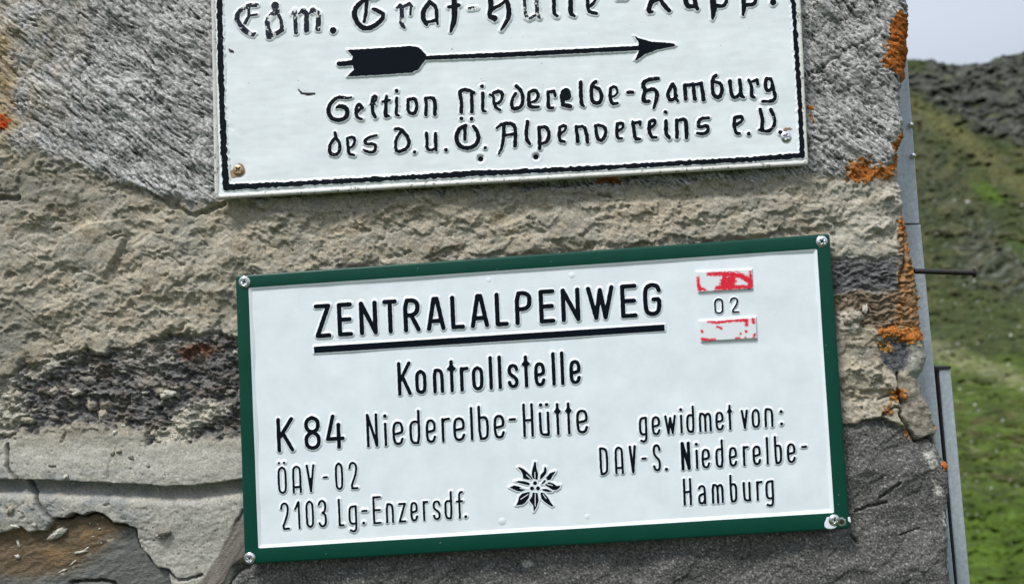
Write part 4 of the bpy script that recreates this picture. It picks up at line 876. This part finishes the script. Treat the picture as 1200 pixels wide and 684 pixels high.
# ---- screws
def screw(x, y, r, h, m, parent, ang=0, cup=False, name='screw'):
    ca, sa = math.cos(ang), math.sin(ang)
    def prof(sd, u, v):
        d = np.hypot(u-x, v-y); a = (u-x)*ca+(v-y)*sa; b = -(u-x)*sa+(v-y)*ca
        dome = h*np.sqrt(np.clip(1-(d/(r*1.08))**2, 0.02, 1))
        cross = np.minimum(np.maximum(np.abs(a)-.55*r, np.abs(b)-.13*r), np.maximum(np.abs(b)-.55*r, np.abs(a)-.13*r))
        k = dome - 1.9*ss(.35, -.35, cross) - 1.2*ss(.35*r, .1*r, d)
        if cup: k = k + .8*np.exp(-((d-.78*r)/(.12*r))**2)
        return k
    relief(name, (x-r-1, y-r-1, x+r+1, y+r+1), .42, lambda a, b: np.hypot(a-x, b-y)-r, prof, 0 if parent is None else (HG if parent is gs else HU), [m], parent, 0.0, ())
def washer(x, y, ro, ri, m, parent, h0):
    n = 24; f = lambda rr_: np.array([(x+rr_*math.cos(2*math.pi*j/n), y+rr_*math.sin(2*math.pi*j/n)) for j in range(n)])
    loops('washer', [(f(ro), h0-.3), (f(ro), h0+.5), (f(ro-.5), h0+.9), (f(ri), h0+.7)], [m], parent, h0=h0)
for (x, y, a, c_) in ((286.5, 330.5, .3, True), (963, 283, .6, False), (977.5, 609, .2, False), (292.5, 653.5, .8, True)):
    washer(x, y, 6.9, 3, M['zinc'], gs, HG+.3); screw(x, y, 5.9, 2.6, M['zinc'], gs, a, c_)
for (x, y, a, m_) in ((279.5, 199.5, .75, 'brass'), (921, 160.5, .4, 'zinc')):
    screw(x, y, 6.1, 2.4, M[m_], up, a)
# bare patches and slot at the lower right screw of the trail sign, rust round the old screws
def patch(poly, m, parent, h0, name, warp=.6, e=.28):
    relief(name, bb([('poly', poly)], 2), .6, strokes_sdf([('poly', poly)], warp), lambda sd, u, v: e*ss(.6, -.3, sd)-.1, h0, [m], parent, .6, ())
patch([(966,611),(970,605),(976,608),(980,617),(974,619),(967,618)], M['white'], gs, HG+.45, 'paint_loss')
patch([(981,608),(986,606),(991,609),(991,614),(986,616),(981,614)], M['zinc'], gs, HG+.45, 'paint_loss')
patch([(984,609.5),(987,608.5),(989,611),(987,613.5),(984.5,612.5)], M['hole'], gs, HG+.75, 'screw_slot', .2)
patch([(994,606),(996,606),(996.4,611),(994.6,610)], M['white'], gs, HG+.45, 'paint_loss', .3)
patch([(268,203),(273,199),(276,196),(281,192),(286,196),(287,202),(282,207),(272,207)], M['rust'], up, HU+.25, 'rust_stain', 1.4, .12)
patch([(349,105),(354,108.6),(361,109.6),(369,109),(369,110.2),(361,111),(353,110)], M['iron'], up, HU+.25, 'paint_loss', .6, .12)
patch([(268,57.5),(272,59.5),(273.5,62),(270,61)], M['iron'], up, HU+.25, 'paint_loss', .6, .12)
patch([(919,150.5),(926,150),(927,152),(920,152.5)], M['rust'], up, HU+.25, 'rust_stain', 2.4, .1)

# ------------------------------------------------------------------ nail in the wall edge
def tube(pts, rads, n, name, m, parent):
    """lathe along a straight axis between world points"""
    vts = []; fcs = []; p0 = Vector(pts[0]); ax = (Vector(pts[-1])-p0).normalized(); e1 = ax.orthogonal().normalized(); e2 = ax.cross(e1)
    for p, r in zip(pts, rads):
        for j in range(n):
            t = 2*math.pi*j/n; vts.append(tuple(Vector(p)+e1*r*math.cos(t)+e2*r*math.sin(t)))
    for i in range(len(pts)-1):
        for j in range(n): fcs.append((i*n+j, i*n+(j+1) % n, (i+1)*n+(j+1) % n, (i+1)*n+j))
    return mesh_obj(name, np.array(vts), np.array(fcs), m, parent)
ya = .010
na, nb2 = P(1071, 317.6, ya), P(1142.5, 319.8, ya); nd = nb2-na
nl = thing('nail', tuple((na+nb2)/2), 'long dark iron nail sticking out sideways from the wall edge', 'nail')
pt = lambda t: tuple(na+nd*t)
tube([pt(0), pt(.3), pt(.7), pt(.985)], [.0019, .0019, .0018, .0018], 16, 'shank', M['iron'], nl)
tube([pt(.975), pt(.976), pt(.995), pt(1.0), pt(1.001)], [.0002, .0030, .0034, .0031, .0001], 20, 'head', M['iron'], nl)

# ------------------------------------------------------------------ grey metal profiles behind the wall edge
def prism(corners, y0, y1, m, name, parent, bev=.0006):
    """upright sheet metal profile: front outline measured at depth y0, going back to y1, with small bevel"""
    c = [P(*p, y0) for p in corners]; cen = sum(c)/4; vts = []; fcs = []
    for sc_, yy in ((0, y1), (0, y0+bev), (bev, y0)):
        for p in c:
            q = p.copy(); d = cen-p; d = d/np.abs(d).clip(1e-6); q[0] += d[0]*sc_; q[2] += d[2]*sc_; q[1] = yy; vts.append(q)
    for i in range(2):
        for j in range(4): fcs.append((i*4+j, i*4+(j+1) % 4, (i+1)*4+(j+1) % 4, (i+1)*4+j))
    fcs += [(8, 9, 10, 11), (3, 2, 1, 0)]
    return mesh_obj(name, np.array(vts), [tuple(f) for f in fcs], m, parent, smooth=False)
Y1 = .045
po = thing('metal_post', tuple(P(1075, 400, Y1)), 'grey metal post standing close behind the wall edge, with two bolts', 'post')
prism([(1030, 66), (1063.2, 66), (1077.8, 262), (1044, 262)], Y1, Y1+.03, M['sheet'], 'post_panel', po)
prism([(1044, 263.4), (1079, 263.4), (1126, 760), (1084, 760)], Y1+.0004, Y1+.0304, M['sheet'], 'post_panel', po)
prism([(1040, 259), (1076, 259), (1078, 267), (1042, 267)], Y1+.004, Y1+.028, M['cap_and_gap'], 'seam', po)
def bolt(u, v):
    p = P(u, v, Y1); ps = [p+np.array([0, -k, 0]) for k in (-.001, .0016, .0026, .003)]
    tube([tuple(q) for q in ps], [.0021, .0021, .0015, .0001], 14, 'bolt', M['zinc'], po)
bolt(1066.5, 147); bolt(1069, 183)
Y2 = .052
rl = thing('metal_rail', tuple(P(1115, 560, Y2)), 'shorter grey metal rail with a black top cap, right of the metal post', 'rail')
prism([(1100.5, 432.5), (1114, 431.5), (1144, 760), (1129, 760)], Y2, Y2+.02, M['sheet'], 'rail_profile', rl)
prism([(1097.5, 429.5), (1114.2, 428.6), (1114.6, 432), (1097.8, 433)], Y2-.001, Y2+.022, M['cap_and_gap'], 'cap', rl, .0002)
prism([(1098.2, 433), (1100.4, 433), (1128.6, 760), (1126.4, 760)], Y2+.001, Y2+.018, M['cap_and_gap'], 'gap_shade_strip', rl, .0002)  # dark strip standing in for the shaded gap between post and rail

# ------------------------------------------------------------------ mountain side
def terrain():
    az = np.concatenate([np.radians(np.arange(-180, 14, 6.)), np.radians(np.arange(14, 38, .085)), np.radians(np.arange(38, 181, 6.5))])
    az[-1] = math.pi; az[0] = -math.pi
    el = np.concatenate([np.linspace(-16, 20.5, 420)])          # elevation angle of the slope, far part
    # slope profile: distance as function of elevation
    rk = np.interp(el, [-16, -10, -6, -2, 2, 6, 10, 14, 20.5], [52, 78, 105, 145, 190, 245, 310, 385, 500])
    near_r = np.array([.4, 1.5, 4, 8, 14, 22, 32, 42]); near_z = np.array([-1.6, -1.6, -1.7, -2.6, -4.6, -7.6, -10.6, -13.0])
    A, E = np.meshgrid(az, el); Rr = np.repeat(rk[:, None], len(az), 1)
    # photo position for colour and rock zones
    d = np.stack([np.sin(A)*np.cos(E*np.pi/180), np.cos(A)*np.cos(E*np.pi/180), np.sin(E*np.pi/180)], -1) @ R
    pu = 600+F*d[..., 0]/(-d[..., 2]); pv = 342-F*d[..., 1]/(-d[..., 2])
    inv = (d[..., 2] < -.1); pu = np.where(inv, pu, 1300.); pv = np.where(inv, pv, 400-E*18)
    # ridge line: stop climbing there
    ridge = np.interp(pu, [900, 1000, 1065, 1085, 1100, 1112, 1125, 1140, 1155, 1165, 1180, 1200, 1260, 1400], [90, 72, 69, 69, 72, 73, 76, 73, 73, 68, 64, 60, 50, 80])
    ridge = ridge + gn(pu/9, pu*0, 300)*2.2 + gn(pu/3.5, pu*0, 301)*1.2
    over = np.maximum(ridge-pv, 0)     # px above the ridge
    wx = A*F; wy = E*F*np.pi/180
    ux = wx + gn(wx/30, wy/30, 302)*12; uy = wy + gn(wx/30, wy/30, 303)*9
    n1 = fbm(ux/22, uy/14, 4, 304, .6); n2 = fbm(ux/6, uy/3.5, 3, 305, .6); rdg = fbm(ux/40, uy/20, 5, 306, .6, ridge=True); hb = fbm(ux/60, uy/9, 4, 320, .6)
    rockup = ss(8, -8, pv-np.interp(pu, [1065, 1080, 1110, 1140, 1200, 1300], [104, 112, 128, 148, 172, 200])+n1*14)
    rockup = rockup*(1-ss(1094, 1080, pu)*ss(90, 80, pv))
    scree = ss(10, -12, poly_sd(pu, pv, [(1112, 290), (1130, 268), (1160, 262), (1200, 300), (1260, 340), (1200, 348), (1165, 340), (1135, 330)])+n1*28)
    rock2 = ss(.15, .5, n1+.35*n2)*ss(110, 135, pv)*(1-ss(330, 360, pv))*.55
    rock2 = np.maximum(rock2, ss(14, -14, poly_sd(pu, pv, [(1040, 120), (1078, 128), (1095, 160), (1120, 200), (1150, 235), (1180, 290), (1110, 270), (1040, 250)])+n1*40)*.25)
    rock = np.maximum(np.maximum(rockup, rock2), scree*.4)
    Rr = Rr*(1 - (.030*rdg+.010*n2)*(.35+.65*rock) - .018*n1 - .006*n2 - .016*hb*ss(380, 430, pv))
    Z = Rr*np.tan(E*np.pi/180); Rr2 = Rr + over*2.5; Z = Z - over*(Rr*.0035) - over*Rr/F*1.0
    front = ss(95, 60, np.degrees(np.abs(A)))     # behind the camera the land lies lower
    Z = Z*front + (1-front)*(-14+np.minimum(Z+14, 60)*.22)
    nr = np.repeat(near_r[:, None], len(az), 1); nz = np.repeat(near_z[:, None], len(az), 1)
    RR = np.concatenate([nr, Rr2]); ZZ = np.concatenate([nz, Z]); AA = np.concatenate([np.repeat(az[None], len(near_r), 0), A])
    Vt = np.stack([RR*np.sin(AA), -D+RR*np.cos(AA), ZZ], -1)
    # ---- colours
    g_d = col3(.038, .050, .018); g_o = col3(.095, .092, .036); g_l = col3(.070, .120, .014); g_y = col3(.22, .22, .12); br = col3(.075, .060, .030); rk_d = col3(.018, .019, .016); rk_l = col3(.095, .098, .084)
    def mixl(c, t, k): return c*(1-k[..., None]) + t*k[..., None]
    c = np.zeros(A.shape+(3,)) + g_d
    c = mixl(c, g_o, np.clip(ss(-.1, .45, n1)*.9, 0, 1)*ss(100, 130, pv)*(1-ss(400, 430, pv)*.5))
    c = mixl(c, g_o*1.15, ss(14, -14, np.abs(pv-np.interp(pu, [1065, 1120, 1200], [118, 150, 215])-6)-10+n1*14)*.8)
    c = mixl(c, g_l*.9, ss(6, -6, poly_sd(pu, pv, [(1138, 214), (1160, 216), (1178, 234), (1168, 240), (1145, 228)])+n2*9)*.85)
    c = mixl(c, g_l*.7, ss(8, -8, poly_sd(pu, pv, [(1170, 280), (1220, 275), (1220, 310), (1185, 300)])+n2*9)*.6)
    c = mixl(c, g_d*1.35, ss(335, 360, pv)*(1-ss(405, 420, pv))*.7)
    low = ss(408, 425, pv+n1*8)
    c = mixl(c, g_l*.75+br*.25, low*.85); c = mixl(c, g_d*.9, ss(.0, .35, hb)*low*.7)
    c = mixl(c, g_y, ss(9, -7, np.abs(pv-np.interp(pu, [1095, 1130, 1200, 1260], [412, 424, 446, 460]))-8+n2*26+n1*10)*.65)
    c = mixl(c, g_y*.9, ss(.25, .5, fbm(ux/26, uy/3.0, 3, 310))*ss(430, 450, pv)*.55)
    c = mixl(c, br, ss(.05, .45, fbm(ux/30, uy/7, 3, 311))*ss(465, 480, pv)*(1-ss(560, 575, pv))*.75)
    c = mixl(c, g_l*.9, ss(570, 610, pv+n1*16)*(1-ss(640, 700, pv)*.3)*.85)
    c = mixl(c, g_d*1.5, ss(.1, .5, fbm(ux/24, uy/5, 3, 312))*ss(560, 575, pv)*.55)
    vr = np.clip(.38+n2*.6+rdg*.35+fbm(ux/12, uy/4, 3, 321)*.5, 0, 1)[..., None]
    c = mixl(c, rk_d*(1-vr)+rk_l*vr, np.clip(rock*.95, 0, 1))
    c = mixl(c, col3(.10, .12, .04), rockup*ss(.15, .5, fbm(ux/14, uy/5, 3, 313))*.6)
    c = mixl(c, rk_l*1.2, scree*ss(.0, .4, n2)*.7)
    c = mixl(c, col3(.55, .54, .50), ss(.55, .68, fbm(ux/5, uy/3, 2, 314))*ss(180, 220, pv)*.8)
    c = c*(1+.45*n2[..., None]); c = np.clip(c, .01, 1)
    cn_ = np.zeros((len(near_r), len(az), 3))+g_d*1.2; CA = np.concatenate([cn_, c])
    nr_, na_ = RR.shape; ii = (np.arange(nr_-1)[:, None]*na_+np.arange(na_-1)[None, :])
    q = np.stack([ii, ii+1, ii+na_+1, ii+na_], -1).reshape(-1, 4)
    m, nt, b = mat('mountain'); at = nt.nodes.new('ShaderNodeAttribute'); at.attribute_name = 'Col'
    n, _ = noise_node(nt, .55, 6, rough=.7); c_ = mixc(nt, 'MULTIPLY', 1.0, at.outputs[0], ramp(nt, n.outputs[0], .35, .65, (.55,)*3, (1.5,)*3).outputs[0])
    nt.links.new(c_, b.inputs['Base Color']); b.inputs['Roughness'].default_value = .95; b.inputs['Specular IOR Level'].default_value = .1
    bump(nt, b, n.outputs[0], .8, 1.5)
    o = mesh_obj('mountain_slope', Vt.reshape(-1, 3), q, m, None, colors=CA.reshape(-1, 3), origin=(0, 0, -1.6))
    tag(o, 'green and rocky mountain side with a dark ridge behind the wall', None, None, 'structure')
    # pale boulders lying on the slope: too many and small to count
    rng = np.random.RandomState(3); vts = []; fcs = []
    ico = bpy.data.meshes.new('tmp'); import bmesh; bm = bmesh.new(); bmesh.ops.create_icosphere(bm, subdivisions=1, radius=1)
    iv = np.array([v.co[:] for v in bm.verts]); if_ = [[v.index for v in f.verts] for f in bm.faces]; bm.free(); bpy.data.meshes.remove(ico)
    cand = np.argwhere((pu > 1040) & (pu < 1280) & (pv > 150) & (pv < 700))
    for k in range(260):
        i, j = cand[rng.randint(len(cand))]
        if rng.rand() > .35+.65*scree[i, j] : continue
        dist = Rr2[i, j]; s0 = dist/F*rng.uniform(.7, 1.9)*(1.0 if pv[i, j] < 400 else 1.2)
        p = Vt[i+len(near_r), j]; sc = np.array([s0*rng.uniform(.8, 1.8), s0, s0*rng.uniform(.4, .8)])
        vv_ = iv*(1+rng.uniform(-.25, .25, (len(iv), 1)))*sc; a_ = rng.uniform(0, 3); ca, sa = math.cos(a_), math.sin(a_)
        vv_ = np.stack([vv_[:, 0]*ca-vv_[:, 1]*sa, vv_[:, 0]*sa+vv_[:, 1]*ca, vv_[:, 2]], 1)+p
        fcs += [[x+len(vts)*0+sum(map(len, vts)) for x in f] for f in if_]; vts.append(vv_)
    va = np.concatenate(vts)
    bm_, nt, b = mat('pale_rock'); n, _ = noise_node(nt, 1.5, 4); r = ramp(nt, n.outputs[0], .3, .7, (.09, .09, .085), (.26, .26, .24)); nt.links.new(r.outputs[0], b.inputs['Base Color']); b.inputs['Roughness'].default_value = .95
    tag(mesh_obj('boulders', va, np.array(fcs), bm_, None, smooth=False), 'pale boulders strewn over the mountain side', 'boulders', None, 'stuff')
terrain()
